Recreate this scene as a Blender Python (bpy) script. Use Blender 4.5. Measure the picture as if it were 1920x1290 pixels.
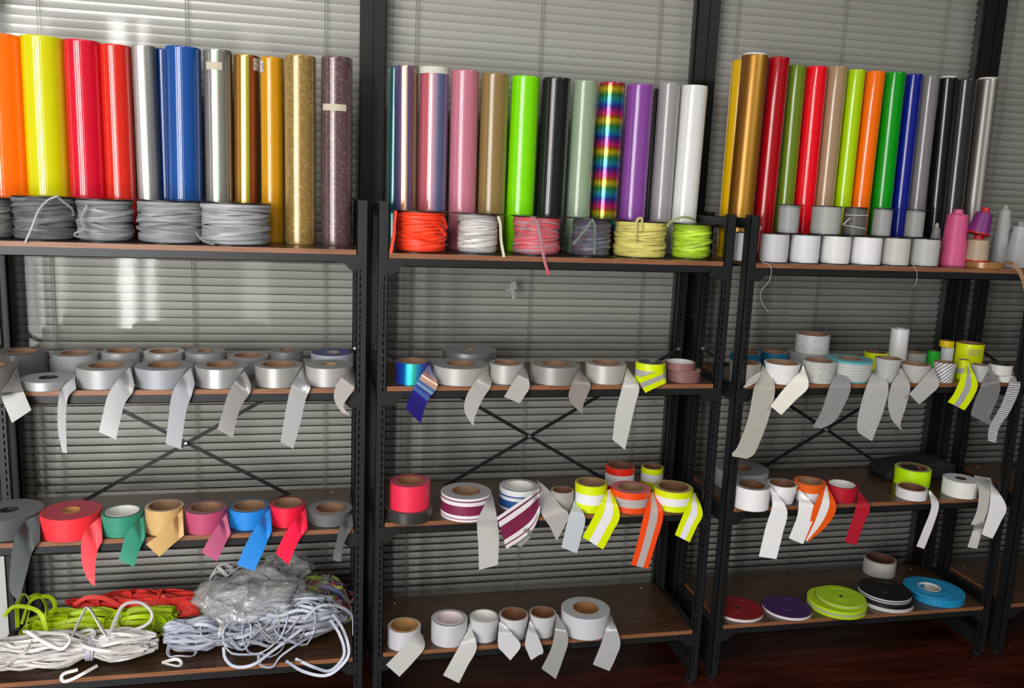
import bpy, math, random
import numpy as np
from mathutils import Vector, Matrix, noise
random.seed(7)
S = bpy.context.scene
COL = S.collection
for o in list(bpy.data.objects): bpy.data.objects.remove(o)

# ------------------------------------------------------------------ camera
FPX = 1609.8
CP = np.array([0.8208, -2.1532, 1.4164]); YAW, PIT, ROL = 0.2194, -0.1768, 0.0417
_F = np.array([math.sin(YAW)*math.cos(PIT), math.cos(YAW)*math.cos(PIT), math.sin(PIT)])
_R0 = np.array([math.cos(YAW), -math.sin(YAW), 0.0]); _U0 = np.cross(_R0, _F)
_R = _R0*math.cos(ROL)+_U0*math.sin(ROL); _U = -_R0*math.sin(ROL)+_U0*math.cos(ROL)
cd = bpy.data.cameras.new('camera'); cam = bpy.data.objects.new('camera', cd); COL.objects.link(cam)
cd.lens = FPX/1920*36; cd.sensor_width = 36; cd.clip_start = .02
m = Matrix(((_R[0], _U[0], -_F[0], CP[0]), (_R[1], _U[1], -_F[1], CP[1]), (_R[2], _U[2], -_F[2], CP[2]), (0, 0, 0, 1)))
cam.matrix_world = m; S.camera = cam
# ------------------------------------------------------------------ world, lights, exposure
w = bpy.data.worlds.new('world'); S.world = w; w.use_nodes = True
w.node_tree.nodes['Background'].inputs[0].default_value = (.75, .85, 1, 1)
w.node_tree.nodes['Background'].inputs[1].default_value = .10
S.view_settings.view_transform = 'Standard'; S.view_settings.look = 'None'
S.view_settings.gamma = 1; S.view_settings.use_curve_mapping = False
S.view_settings.exposure = 0.0
try:
    S.cycles.use_denoising = True; S.cycles.max_bounces = 8; S.cycles.transparent_max_bounces = 24
    S.cycles.caustics_reflective = False; S.cycles.caustics_refractive = False
except Exception: pass
def area(name, loc, rot, sx, sy, power, col=(1, 1, 1)):
    l = bpy.data.lights.new(name, 'AREA'); l.shape = 'RECTANGLE'; l.size = sx; l.size_y = sy; l.energy = power; l.color = col
    o = bpy.data.objects.new(name, l); COL.objects.link(o); o.location = loc; o.rotation_euler = rot; return o
H = math.pi/2
WINX = [(-.60, -.49, 42), (-.42, -.35, 20), (.24, .42, 9), (-1.75, -.95, 88), (-3.0, -2.2, 80)]   # tall daylight windows in the wall behind the camera: x0, x1, watts
for a, b, pw in WINX:
    area('window_daylight', ((a+b)/2, -3.62, 1.3), (H, 0, 0), b-a, 2.3, pw, (1, .98, .96))
area('ceiling_lamp', (.6, -1.9, 2.72), (0, 0, 0), 1.2, .5, 34, (1, .97, .93))
area('ceiling_lamp', (3.2, -2.1, 2.72), (0, 0, 0), 1.4, .6, 38, (1, .97, .93))

# ------------------------------------------------------------------ projection helpers (camera pixels of the 1920x1290 photo -> points in the room)
def ray(px, py):
    d = _F+_R*(px-960)/FPX-_U*(py-645)/FPX; return d
def at_y(px, py, Y):
    d = ray(px, py); return CP+d*((Y-CP[1])/d[1])
def at_z(px, py, Z):
    d = ray(px, py); return CP+d*((Z-CP[2])/d[2])
def proj(X):
    d = np.asarray(X, float)-CP; z = d@_F
    return np.stack([960+FPX*(d@_R)/z, 645-FPX*(d@_U)/z], -1)

# ------------------------------------------------------------------ materials
def newmat(name):
    m = bpy.data.materials.new(name); m.use_nodes = True; nt = m.node_tree
    return m, nt, nt.nodes['Principled BSDF']
def srgb(c):
    if isinstance(c, str): c = tuple(int(c[i:i+2], 16)/255 for i in (0, 2, 4))
    return tuple((x/12.92 if x <= .04045 else ((x+.055)/1.055)**2.4) for x in c[:3])+(1,)
def N(nt, t, **k):
    n = nt.nodes.new(t)
    for a, b in k.items(): setattr(n, a, b)
    return n
def ramp(nt, stops, interp='LINEAR'):
    r = N(nt, 'ShaderNodeValToRGB'); r.color_ramp.interpolation = interp
    e = r.color_ramp.elements
    while len(e) > 1: e.remove(e[-1])
    e[0].position = stops[0][0]; e[0].color = srgb(stops[0][1])
    for p, c in stops[1:]:
        x = e.new(p); x.color = srgb(c)
    return r
CACHE = {}
def plain(name, col, rough=.5, metal=0, coat=0, bump=0, bscale=200, spec=.5):
    key = (name, col, rough, metal, coat, bump)
    if key in CACHE: return CACHE[key]
    m, nt, b = newmat(name)
    b.inputs['Base Color'].default_value = srgb(col); b.inputs['Roughness'].default_value = rough
    b.inputs['Metallic'].default_value = metal; b.inputs['Coat Weight'].default_value = coat; b.inputs['Coat Roughness'].default_value = .05
    b.inputs['Specular IOR Level'].default_value = spec
    tc = N(nt, 'ShaderNodeTexCoord'); ns = N(nt, 'ShaderNodeTexNoise'); ns.inputs['Scale'].default_value = bscale if bump else 30
    nt.links.new(tc.outputs['Object'], ns.inputs['Vector'])
    if bump:
        bp = N(nt, 'ShaderNodeBump'); bp.inputs['Strength'].default_value = bump; bp.inputs['Distance'].default_value = .001
        nt.links.new(ns.outputs['Fac'], bp.inputs['Height']); nt.links.new(bp.outputs[0], b.inputs['Normal'])
    mr = N(nt, 'ShaderNodeMapRange'); mr.inputs['To Min'].default_value = max(0, rough-.05); mr.inputs['To Max'].default_value = rough+.05
    nt.links.new(ns.outputs['Fac'], mr.inputs['Value']); nt.links.new(mr.outputs[0], b.inputs['Roughness'])
    CACHE[key] = m; return m

def side_mat(name, stripes, rough=.4, metal=0, pattern=None, back=None, coat=0):
    """tape face: colour bands across the width (uv v), optional woven / printed relief along the length (uv u in metres)"""
    key = ('side', name, str(stripes), rough, metal, pattern, coat)
    if key in CACHE: return CACHE[key]
    m, nt, b = newmat(name)
    uv = N(nt, 'ShaderNodeUVMap'); sep = N(nt, 'ShaderNodeSeparateXYZ'); nt.links.new(uv.outputs[0], sep.inputs[0])
    if isinstance(stripes, str): stripes = [(0, stripes)]
    r = ramp(nt, stripes, 'CONSTANT'); nt.links.new(sep.outputs[1], r.inputs[0]); colout = r.outputs[0]
    b.inputs['Roughness'].default_value = rough; b.inputs['Metallic'].default_value = metal
    b.inputs['Coat Weight'].default_value = coat; b.inputs['Coat Roughness'].default_value = .06
    tc = N(nt, 'ShaderNodeTexCoord')
    ns = N(nt, 'ShaderNodeTexNoise'); ns.inputs['Scale'].default_value = 400
    nt.links.new(tc.outputs['Object'], ns.inputs['Vector'])
    bp = N(nt, 'ShaderNodeBump'); bp.inputs['Strength'].default_value = .12; bp.inputs['Distance'].default_value = .0006
    hout = ns.outputs['Fac']
    if pattern:
        mp = N(nt, 'ShaderNodeMapping'); nt.links.new(uv.outputs[0], mp.inputs['Vector'])
        mp.inputs['Scale'].default_value = (1, .05, 1)
        if pattern in ('mesh', 'diagonal', 'cross'):
            wv = N(nt, 'ShaderNodeTexWave'); wv.wave_type = 'BANDS'; wv.bands_direction = 'X'; wv.wave_profile = 'SIN'
            ang, sc = {'mesh': (.45, 75), 'diagonal': (.95, 40), 'cross': (0, 46)}[pattern]
            mp.inputs['Rotation'].default_value = (0, 0, ang)
            mp2 = N(nt, 'ShaderNodeMapping'); mp2.inputs['Rotation'].default_value = (0, 0, ang); nt.links.new(mp.outputs[0], mp2.inputs['Vector'])
            mp.inputs['Rotation'].default_value = (0, 0, 0)
            wv.inputs['Scale'].default_value = sc; nt.links.new(mp2.outputs[0], wv.inputs['Vector']); f = wv.outputs['Fac']; thr = (.25, .5)
        elif pattern == 'chevron':
            # V lines: u + |v-.5|
            sp = N(nt, 'ShaderNodeSeparateXYZ'); nt.links.new(uv.outputs[0], sp.inputs[0])
            a = N(nt, 'ShaderNodeMath', operation='SUBTRACT'); a.inputs[1].default_value = .5; nt.links.new(sp.outputs[1], a.inputs[0])
            c = N(nt, 'ShaderNodeMath', operation='ABSOLUTE'); nt.links.new(a.outputs[0], c.inputs[0])
            d = N(nt, 'ShaderNodeMath', operation='MULTIPLY_ADD'); d.inputs[1].default_value = .05; nt.links.new(c.outputs[0], d.inputs[0]); nt.links.new(sp.outputs[0], d.inputs[2])
            e = N(nt, 'ShaderNodeMath', operation='MULTIPLY'); e.inputs[1].default_value = 2*math.pi/.008; nt.links.new(d.outputs[0], e.inputs[0])
            g = N(nt, 'ShaderNodeMath', operation='SINE'); nt.links.new(e.outputs[0], g.inputs[0])
            h = N(nt, 'ShaderNodeMath', operation='MULTIPLY_ADD'); h.inputs[1].default_value = .5; h.inputs[2].default_value = .5; nt.links.new(g.outputs[0], h.inputs[0])
            f = h.outputs[0]; thr = (.08, .2)
        elif pattern == 'honeycomb':
            vo = N(nt, 'ShaderNodeTexVoronoi', feature='DISTANCE_TO_EDGE'); vo.inputs['Scale'].default_value = 160; vo.inputs['Randomness'].default_value = .25
            nt.links.new(mp.outputs[0], vo.inputs['Vector']); f = vo.outputs['Distance']; thr = (.03, .12)
        elif pattern == 'dots':
            vo = N(nt, 'ShaderNodeTexVoronoi'); vo.inputs['Scale'].default_value = 320; vo.inputs['Randomness'].default_value = .9
            nt.links.new(mp.outputs[0], vo.inputs['Vector']); f = vo.outputs['Distance']; thr = (.2, .6)
        mr = N(nt, 'ShaderNodeMapRange'); mr.inputs['From Min'].default_value = thr[0]; mr.inputs['From Max'].default_value = thr[1]
        nt.links.new(f, mr.inputs['Value'])
        mx = N(nt, 'ShaderNodeMix', data_type='RGBA', blend_type='MULTIPLY'); mx.inputs[0].default_value = 1
        k = {'mesh': .45, 'diagonal': .22, 'cross': .18, 'chevron': .2, 'honeycomb': .5, 'dots': .62}[pattern]
        rr = N(nt, 'ShaderNodeMapRange'); rr.inputs['To Min'].default_value = k; nt.links.new(mr.outputs[0], rr.inputs['Value'])
        nt.links.new(colout, mx.inputs[6]); nt.links.new(rr.outputs[0], mx.inputs[7]); colout = mx.outputs[2]
        hout = mr.outputs[0]; bp.inputs['Strength'].default_value = .5
    nt.links.new(colout, b.inputs['Base Color'])
    nt.links.new(hout, bp.inputs['Height']); nt.links.new(bp.outputs[0], b.inputs['Normal'])
    CACHE[key] = m; return m

def rim_mat(col, dark=.8):
    """wound layers seen from the end: fine concentric rings"""
    key = ('rim', col)
    if key in CACHE: return CACHE[key]
    m, nt, b = newmat('wound_layers')
    tc = N(nt, 'ShaderNodeTexCoord'); wv = N(nt, 'ShaderNodeTexWave'); wv.wave_type = 'RINGS'; wv.rings_direction = 'Z'
    wv.inputs['Scale'].default_value = 110; wv.inputs['Distortion'].default_value = 1.5; wv.inputs['Detail Scale'].default_value = 3
    nt.links.new(tc.outputs['Object'], wv.inputs['Vector'])
    c = srgb(col); mx = N(nt, 'ShaderNodeMix', data_type='RGBA'); mx.inputs[6].default_value = tuple(x*dark for x in c[:3])+(1,); mx.inputs[7].default_value = c
    nt.links.new(wv.outputs['Fac'], mx.inputs[0]); nt.links.new(mx.outputs[2], b.inputs['Base Color'])
    b.inputs['Roughness'].default_value = .55
    bp = N(nt, 'ShaderNodeBump'); bp.inputs['Strength'].default_value = .25; bp.inputs['Distance'].default_value = .0005
    nt.links.new(wv.outputs['Fac'], bp.inputs['Height']); nt.links.new(bp.outputs[0], b.inputs['Normal'])
    CACHE[key] = m; return m

def card_mat(col='86664c'):
    key = ('card', col)
    if key in CACHE: return CACHE[key]
    m, nt, b = newmat('cardboard_tube'); tc = N(nt, 'ShaderNodeTexCoord')
    mp = N(nt, 'ShaderNodeMapping'); mp.inputs['Scale'].default_value = (60, 60, 300); nt.links.new(tc.outputs['Object'], mp.inputs[0])
    ns = N(nt, 'ShaderNodeTexNoise'); ns.inputs['Scale'].default_value = 1; nt.links.new(mp.outputs[0], ns.inputs['Vector'])
    c = srgb(col); mx = N(nt, 'ShaderNodeMix', data_type='RGBA'); mx.inputs[6].default_value = tuple(x*.8 for x in c[:3])+(1,); mx.inputs[7].default_value = tuple(min(1, x*1.15) for x in c[:3])+(1,)
    nt.links.new(ns.outputs['Fac'], mx.inputs[0]); nt.links.new(mx.outputs[2], b.inputs['Base Color']); b.inputs['Roughness'].default_value = .6
    CACHE[key] = m; return m

def wood_mat(name, c1, c2, rough, scale=(3, 40, 40), coat=0, bump=.05):
    m, nt, b = newmat(name); tc = N(nt, 'ShaderNodeTexCoord')
    mp = N(nt, 'ShaderNodeMapping'); mp.inputs['Scale'].default_value = scale; nt.links.new(tc.outputs['Object'], mp.inputs[0])
    ns = N(nt, 'ShaderNodeTexNoise'); ns.inputs['Scale'].default_value = 1.5; ns.inputs['Detail'].default_value = 8; ns.inputs['Distortion'].default_value = .6
    nt.links.new(mp.outputs[0], ns.inputs['Vector'])
    r = ramp(nt, [(.3, c1), (.7, c2)]); nt.links.new(ns.outputs['Fac'], r.inputs[0]); nt.links.new(r.outputs[0], b.inputs['Base Color'])
    b.inputs['Roughness'].default_value = rough; b.inputs['Coat Weight'].default_value = coat; b.inputs['Coat Roughness'].default_value = .15
    bp = N(nt, 'ShaderNodeBump'); bp.inputs['Strength'].default_value = bump; bp.inputs['Distance'].default_value = .001
    nt.links.new(ns.outputs['Fac'], bp.inputs['Height']); nt.links.new(bp.outputs[0], b.inputs['Normal'])
    return m

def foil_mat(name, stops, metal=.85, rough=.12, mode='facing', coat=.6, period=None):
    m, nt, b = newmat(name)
    if mode == 'normal':     # iridescent film: hue follows facing; brushed and satin metals: sheen painted in
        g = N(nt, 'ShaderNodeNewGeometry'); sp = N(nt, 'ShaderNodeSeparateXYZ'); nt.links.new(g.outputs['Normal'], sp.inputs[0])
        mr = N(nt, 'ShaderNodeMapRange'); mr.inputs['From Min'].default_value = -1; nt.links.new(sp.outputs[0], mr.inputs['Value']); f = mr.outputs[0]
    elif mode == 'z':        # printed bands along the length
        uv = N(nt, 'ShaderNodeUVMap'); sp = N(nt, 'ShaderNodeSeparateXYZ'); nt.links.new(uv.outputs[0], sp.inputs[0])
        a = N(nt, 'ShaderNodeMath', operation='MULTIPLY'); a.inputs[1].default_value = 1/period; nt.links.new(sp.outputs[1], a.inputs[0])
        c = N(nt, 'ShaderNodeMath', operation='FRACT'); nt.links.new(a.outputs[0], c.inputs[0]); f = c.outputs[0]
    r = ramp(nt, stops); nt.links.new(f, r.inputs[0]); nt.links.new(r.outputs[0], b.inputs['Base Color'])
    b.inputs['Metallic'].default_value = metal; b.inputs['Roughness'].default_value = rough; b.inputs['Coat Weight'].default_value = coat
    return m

BLACK = plain('black_powder_coat', '222326', .42, .3, 0, .08, 900)
SLOTM = plain('dark_slot_lining', '060606', .8)
BOLT = plain('zinc_bolt', 'c8c8c8', .3, 1)
WOODT = wood_mat('walnut_laminate', '2f2015', '49311f', .3, (2.5, 45, 45))
WOODE = wood_mat('walnut_edge_band', '744a30', '966443', .45, (6, 90, 120))
CARD = card_mat()
DARKCARD = card_mat('6b4630')
WHITEC = card_mat('d8d6d2')

# ------------------------------------------------------------------ mesh builder
class MB:
    def __init__(s): s.v = []; s.f = []; s.uv = []; s.mi = []
    def add(s, vs, fs, uvs=None, mi=0):
        n = len(s.v); s.v += [tuple(map(float, p)) for p in vs]; s.f += [tuple(i+n for i in f) for f in fs]
        s.uv += (uvs if uvs else [(0, 0)]*len(vs)); s.mi += [mi]*len(fs)
    def box(s, a, b, mi=0):
        x0, y0, z0 = a; x1, y1, z1 = b
        vs = [(x0, y0, z0), (x1, y0, z0), (x1, y1, z0), (x0, y1, z0), (x0, y0, z1), (x1, y0, z1), (x1, y1, z1), (x0, y1, z1)]
        s.add(vs, [(0, 3, 2, 1), (4, 5, 6, 7), (0, 1, 5, 4), (1, 2, 6, 5), (2, 3, 7, 6), (3, 0, 4, 7)], None, mi)
    def prism(s, poly, y0, y1, mi=0):      # polygon in x,z extruded in y
        n = len(poly); vs = [(x, y0, z) for x, z in poly]+[(x, y1, z) for x, z in poly]
        s.add(vs, [tuple(range(n)), tuple(range(2*n-1, n-1, -1))]+[(i, i+n, (i+1) % n+n, (i+1) % n) for i in range(n)], None, mi)
    def lathe(s, prof, P=(0, 0, 0), axis=(0, 0, 1), seg=48, mi=0, closed=True, xvec=None, mis=None):
        """prof: (r, z) loop; axis direction from P"""
        A = Vector(axis).normalized(); X = Vector(xvec) if xvec else (Vector((1, 0, 0)) if abs(A.x) < .9 else Vector((0, 1, 0)))
        X = (X-A*X.dot(A)).normalized(); Y = A.cross(X); P = Vector(P); n = len(prof)
        vs = []; uvs = []
        rm = max(r for r, z in prof); zs = [z for r, z in prof]; z0 = min(zs); dz = max(max(zs)-z0, 1e-6)
        for k in range(seg+1):
            t = 2*math.pi*k/seg; c, sn = math.cos(t), math.sin(t)
            for r, z in prof:
                q = P+X*(c*r)+Y*(sn*r)+A*z; vs.append(q); uvs.append((t*rm, (z-z0)/dz))
        fs = []; ms = []
        m = n if closed else n-1
        for k in range(seg):
            for j in range(m):
                j2 = (j+1) % n
                fs.append((k*n+j, (k+1)*n+j, (k+1)*n+j2, k*n+j2)); ms.append(mis[j] if mis else mi)
        k0 = len(s.mi); s.add(vs, fs, uvs, mi); s.mi[k0:] = ms
    def tube(s, pts, w, t=None, seg=6, mi=0, up=(0, 0, 1), cap=True, closed=False):
        """swept cord: round if t is None, else flat strip w wide and t thick"""
        t = t if t is not None else w; pts = [Vector(p) for p in pts]; n = len(pts)
        if n < 2: return
        vs = []; prev = Vector(up); uvs = []; L = len(s.v)*.37
        for i, p in enumerate(pts):
            d = (pts[min(i+1, n-1)]-pts[max(i-1, 0)])
            if closed: d = pts[(i+1) % n]-pts[(i-1) % n]
            if d.length < 1e-9: d = Vector((1, 0, 0))
            d.normalize(); u = prev-d*prev.dot(d)
            if u.length < 1e-4: u = d.orthogonal()
            u.normalize(); prev = u; sd = d.cross(u)
            if i: L += (p-pts[i-1]).length
            for k in range(seg):
                a = 2*math.pi*(k+.5)/seg
                vs.append(p+u*(math.cos(a)*w/2)+sd*(math.sin(a)*t/2)); uvs.append((L, k/seg))
        fs = []
        for i in range(n-1 if not closed else n):
            j = (i+1) % n
            for k in range(seg): fs.append((i*seg+k, i*seg+(k+1) % seg, j*seg+(k+1) % seg, j*seg+k))
        if cap and not closed: fs += [tuple(range(seg-1, -1, -1)), tuple(range((n-1)*seg, n*seg))]
        s.add(vs, fs, uvs, mi)
    def build(s, name, mats, parent=None, loc=None, smooth=True, ang=35):
        me = bpy.data.meshes.new(name); org = Vector(loc) if loc is not None else (parent_loc(parent) if parent else Vector((0, 0, 0)))
        me.from_pydata([(x-org.x, y-org.y, z-org.z) for x, y, z in s.v], [], s.f)
        ul = me.uv_layers.new(name='UVMap'); lv = np.zeros(len(me.loops), int); me.loops.foreach_get('vertex_index', lv)
        ul.data.foreach_set('uv', np.array(s.uv, float)[lv].ravel())
        for m in (mats if isinstance(mats, (list, tuple)) else [mats]): me.materials.append(m)
        me.polygons.foreach_set('material_index', s.mi)
        if smooth:
            me.polygons.foreach_set('use_smooth', [True]*len(me.polygons)); me.set_sharp_from_angle(angle=math.radians(ang))
        me.update()
        o = bpy.data.objects.new(name, me); COL.objects.link(o)
        if parent: o.parent = parent
        else: o.location = org
        if parent and loc is not None: o.location = org-parent_loc(parent)
        return o
def sharp_border(o):
    me = o.data; cnt = {}
    for p in me.polygons:
        for k in p.edge_keys: cnt[k] = cnt.get(k, 0)+1
    for e in me.edges:
        if cnt.get(e.key, 0) == 1: e.use_edge_sharp = True
def parent_loc(p):
    v = Vector((0, 0, 0))
    while p: v += p.location; p = p.parent
    return v
def thing(name, label, cat, loc, group=None):
    o = bpy.data.objects.new(name, None); COL.objects.link(o); o.location = loc; o.empty_display_size = .05
    o['label'] = label; o['category'] = cat
    if group: o['group'] = group
    return o
def tag(o, label, cat, group=None):
    o['label'] = label; o['category'] = cat
    if group: o['group'] = group
    return o
def struct(o): o['kind'] = 'structure'; return o
def copy_part(src, parent, loc):
    c = src.copy(); COL.objects.link(c); c.parent = parent; c.location = loc; return c

# ------------------------------------------------------------------ layout constants
W = .90; PW = .0264; DEP = .3148; MY = .3643
UX = [0.0, .9777, 1.9777, 2.981]; UY = [0, -.0036, .0071, .01]
ZB = dict(A=1.2581, B=.9145, C=.5449, D=.1777)
QQ = [dict(A=.0048, B=-.0015, C=-.0077, D=-.0065), dict(A=-.0013, B=.0029, C=.0054, D=.0019), dict(A=-.0045, B=-.0024, C=.0012, D=.0036), dict(A=-.004, B=0, C=0, D=.003)]
BT = .012
def ztop(u, s): return ZB[s]-.018+QQ[u][s]+BT      # upper face of a board
PTOP = 1.3751

# ------------------------------------------------------------------ setting
def setting():
    m, nt, b = newmat('dark_red_wood_floor'); tc = N(nt, 'ShaderNodeTexCoord'); mp = N(nt, 'ShaderNodeMapping'); mp.inputs['Scale'].default_value = (1.2, 9, 9)
    nt.links.new(tc.outputs['Object'], mp.inputs[0]); ns = N(nt, 'ShaderNodeTexNoise'); ns.inputs['Scale'].default_value = 3; ns.inputs['Detail'].default_value = 8
    nt.links.new(mp.outputs[0], ns.inputs['Vector']); r = ramp(nt, [(.3, '220b06'), (.55, '3b160c'), (.75, '4c2012')]); nt.links.new(ns.outputs['Fac'], r.inputs[0])
    nt.links.new(r.outputs[0], b.inputs['Base Color']); b.inputs['Roughness'].default_value = .32
    mb = MB(); mb.box((-5, -3.7, -.05), (7, 2.2, 0)); struct(mb.build('floor', m, smooth=False))
    wall = plain('grey_wall_paint', '8c8b88', .8, 0, 0, .1, 80)
    dark = plain('corridor_paint', '30302e', .8)
    mb = MB(); mb.box((-5, -3.7, 2.8), (7, 2.2, 2.85)); struct(mb.build('ceiling', plain('ceiling_paint', 'b8b8b4', .8), smooth=False))
    mb = MB(); mb.box((-5, 2.2, 0), (7, 2.25, 2.8)); struct(mb.build('wall_corridor', dark, smooth=False))
    mb = MB(); mb.box((-5.05, -3.7, 0), (-5, 2.2, 2.8)); struct(mb.build('wall_left', wall, smooth=False))
    mb = MB(); mb.box((7, -3.7, 0), (7.05, 2.2, 2.8)); struct(mb.build('wall_right', wall, smooth=False))
    mb = MB(); mb.box((-5, -3.75, 0), (7, -3.7, 2.8)); struct(mb.build('wall_behind', wall, smooth=False))
    mb = MB()
    for a, b_, p in WINX:
        mb.box((a-.05, -3.68, .1), (a, -3.58, 2.5)); mb.box((b_, -3.68, .1), (b_+.05, -3.58, 2.5)); mb.box((a-.05, -3.68, 2.5), (b_+.05, -3.58, 2.56)); mb.box((a-.05, -3.68, .04), (b_+.05, -3.58, .1))
    struct(mb.build('window_5', plain('window_frame_grey', '777777', .5), smooth=False))
    # black aluminium mullions between the panes: two abutting sashes each, with rebate and gasket line
    alu = plain('black_anodised_frame', '1b1c1e', .42, .5, 0, .04, 300)
    mul = [(-.074, -.008), (.9205, .986), (1.9119, 1.9783), (2.9021, 2.9693), (3.89, 3.957)]
    for i, (a, b_) in enumerate(mul):
        c = (a+b_)/2; mb = MB()
        mb.box((a, MY, 0), (c-.0012, MY+.05, 2.45)); mb.box((c+.0012, MY, 0), (b_, MY+.05, 2.45)); mb.box((c-.0012, MY+.006, 0), (c+.0012, MY+.05, 2.45))
        mb.box((a-.004, MY+.012, 0), (a, MY+.03, 2.45)); mb.box((b_, MY+.012, 0), (b_+.004, MY+.03, 2.45))
        struct(mb.build('trim_%d' % (i+1), alu, smooth=False))
    mb = MB(); mb.box((-5, MY-.01, 2.45), (7, MY+.07, 2.8)); struct(mb.build('wall_header', wall, smooth=False))
    mb = MB(); mb.box((3.957, MY, 0), (7, MY+.06, 2.45)); struct(mb.build('wall_front_right', wall, smooth=False))
    mb = MB(); mb.box((-5, MY, 0), (-.074, MY+.06, 2.45)); struct(mb.build('wall_front_left', wall, smooth=False))
    mb = MB(); mb.box((-.008, MY+.005, 0), (3.89, MY+.05, .06)); struct(mb.build('baseboard_front', alu, smooth=False))
    # glass: thin panes, clear, their dust film thickened to paint in reflected haze, mirror-like at the Fresnel level
    g = bpy.data.materials.new('window_glass'); g.use_nodes = True; nt = g.node_tree; nt.nodes.clear()
    out = N(nt, 'ShaderNodeOutputMaterial'); tr = N(nt, 'ShaderNodeBsdfTransparent'); tr.inputs[0].default_value = (.91, .92, .92, 1)
    gl = N(nt, 'ShaderNodeBsdfGlossy'); gl.inputs['Roughness'].default_value = .06; df = N(nt, 'ShaderNodeBsdfDiffuse'); df.inputs[0].default_value = (.5, .5, .48, 1)
    fr = N(nt, 'ShaderNodeFresnel'); fr.inputs[0].default_value = 1.5
    fm = N(nt, 'ShaderNodeMath', operation='MULTIPLY'); fm.inputs[1].default_value = .42; nt.links.new(fr.outputs[0], fm.inputs[0])
    m1 = N(nt, 'ShaderNodeMixShader'); m1.inputs[0].default_value = .06
    ns = N(nt, 'ShaderNodeTexNoise'); ns.inputs['Scale'].default_value = 2.2; ns.inputs['Detail'].default_value = 6; tc = N(nt, 'ShaderNodeTexCoord'); nt.links.new(tc.outputs['Object'], ns.inputs['Vector'])
    mr = N(nt, 'ShaderNodeMapRange'); mr.inputs['From Min'].default_value = .4; mr.inputs['From Max'].default_value = .8; mr.inputs['To Min'].default_value = .05; mr.inputs['To Max'].default_value = .16
    nt.links.new(ns.outputs['Fac'], mr.inputs['Value']); nt.links.new(mr.outputs[0], m1.inputs[0])
    bp = N(nt, 'ShaderNodeBump'); bp.inputs['Strength'].default_value = .06; bp.inputs['Distance'].default_value = .01; nt.links.new(ns.outputs['Fac'], bp.inputs['Height']); nt.links.new(bp.outputs[0], gl.inputs['Normal'])
    m2 = N(nt, 'ShaderNodeMixShader'); nt.links.new(tr.outputs[0], m1.inputs[1]); nt.links.new(df.outputs[0], m1.inputs[2])
    nt.links.new(fm.outputs[0], m2.inputs[0]); nt.links.new(m1.outputs[0], m2.inputs[1]); nt.links.new(gl.outputs[0], m2.inputs[2]); nt.links.new(m2.outputs[0], out.inputs[0])
    for i in range(4):
        a = mul[i][1]+.001; b_ = mul[i+1][0]-.001
        mb = MB(); y = MY+.022; mb.add([(a, y, .06), (b_, y, .06), (b_, y, 2.45), (a, y, 2.45)], [(0, 1, 2, 3)])
        struct(mb.build('window_%d' % (i+1), g, smooth=False))
    # venetian blinds behind the glass
    sm, nt, b = newmat('grey_aluminium_slat'); b.inputs['Base Color'].default_value = srgb('dbd9d1'); b.inputs['Roughness'].default_value = .28; b.inputs['Metallic'].default_value = .15
    tc = N(nt, 'ShaderNodeTexCoord'); ns = N(nt, 'ShaderNodeTexNoise'); ns.inputs['Scale'].default_value = 6; nt.links.new(tc.outputs['Object'], ns.inputs['Vector'])
    mr = N(nt, 'ShaderNodeMapRange'); mr.inputs['To Min'].default_value = .22; mr.inputs['To Max'].default_value = .34; nt.links.new(ns.outputs['Fac'], mr.inputs['Value']); nt.links.new(mr.outputs[0], b.inputs['Roughness'])
    cordm = plain('blind_cord', '8c8b80', .8)
    lab = ['lowered grey venetian blind behind the brightest window pane, beside the orange film roll', 'lowered grey venetian blind behind the middle rack of pink, lime and purple film rolls',
           'lowered grey venetian blind behind the rack of green, blue and gold film rolls', 'dark lowered venetian blind at the photo edge beyond the silver film roll']
    pitch = .0236; th = math.radians(60); wd = .0275
    for i in range(4):
        a = mul[i][1]-.022; b_ = mul[i+1][0]+.022; yb = MY+.085
        t = thing('venetian_blind', lab[i], 'blind', ((a+b_)/2, yb, .1), 'lowered venetian blinds behind the glass'); L = b_-a
        me = MB(); n = 6; prof = []
        for k in range(n+1):
            q = (k/n-.5)*wd; c = .0028*(1-(2*k/n-1)**2)
            prof.append((-q*math.cos(th)-c*math.sin(th), q*math.sin(th)-c*math.cos(th)))
        segs = 8
        vs = [(-L/2+L*j/segs, y+.0004*math.sin(j*1.7), z+.0003*math.sin(j*2.3+1)) for y, z in prof for j in range(segs+1)]
        fs = [(k*(segs+1)+j, k*(segs+1)+j+1, (k+1)*(segs+1)+j+1, (k+1)*(segs+1)+j) for k in range(n) for j in range(segs)]
        me.add([(x+t.location.x, y+t.location.y, z+t.location.z) for x, y, z in vs], fs); first = me.build('slat', sm, t, ang=80)
        cnt = int((2.36-.12)/pitch)
        for k in range(cnt):
            z = .03+k*pitch; rx = random.gauss(0, .02)
            o = first if k == 0 else copy_part(first, t, (0, 0, 0))
            o.location = (0, 0, z); o.rotation_euler = (rx, random.gauss(0, .0005), 0)
        mb = MB(); mb.box((a, yb-.012, 2.40), (b_, yb+.02, 2.42)); mb.build('head_rail', sm, t, smooth=False)
        mb = MB(); mb.box((a, yb-.012, .104), (b_, yb+.012, .116)); mb.build('bottom_rail', sm, t, smooth=False)
        for fx in (.12, .5, .88):
            x = a+L*fx; mb = MB()
            for dx, dy in ((-.004, -.0155), (.004, -.0155), (0, .015)): mb.tube([(x+dx, yb+dy, .11), (x+dx, yb+dy, 2.39)], .0018, seg=4)
            mb.build('ladder_cord', cordm, t)
setting()

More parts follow.
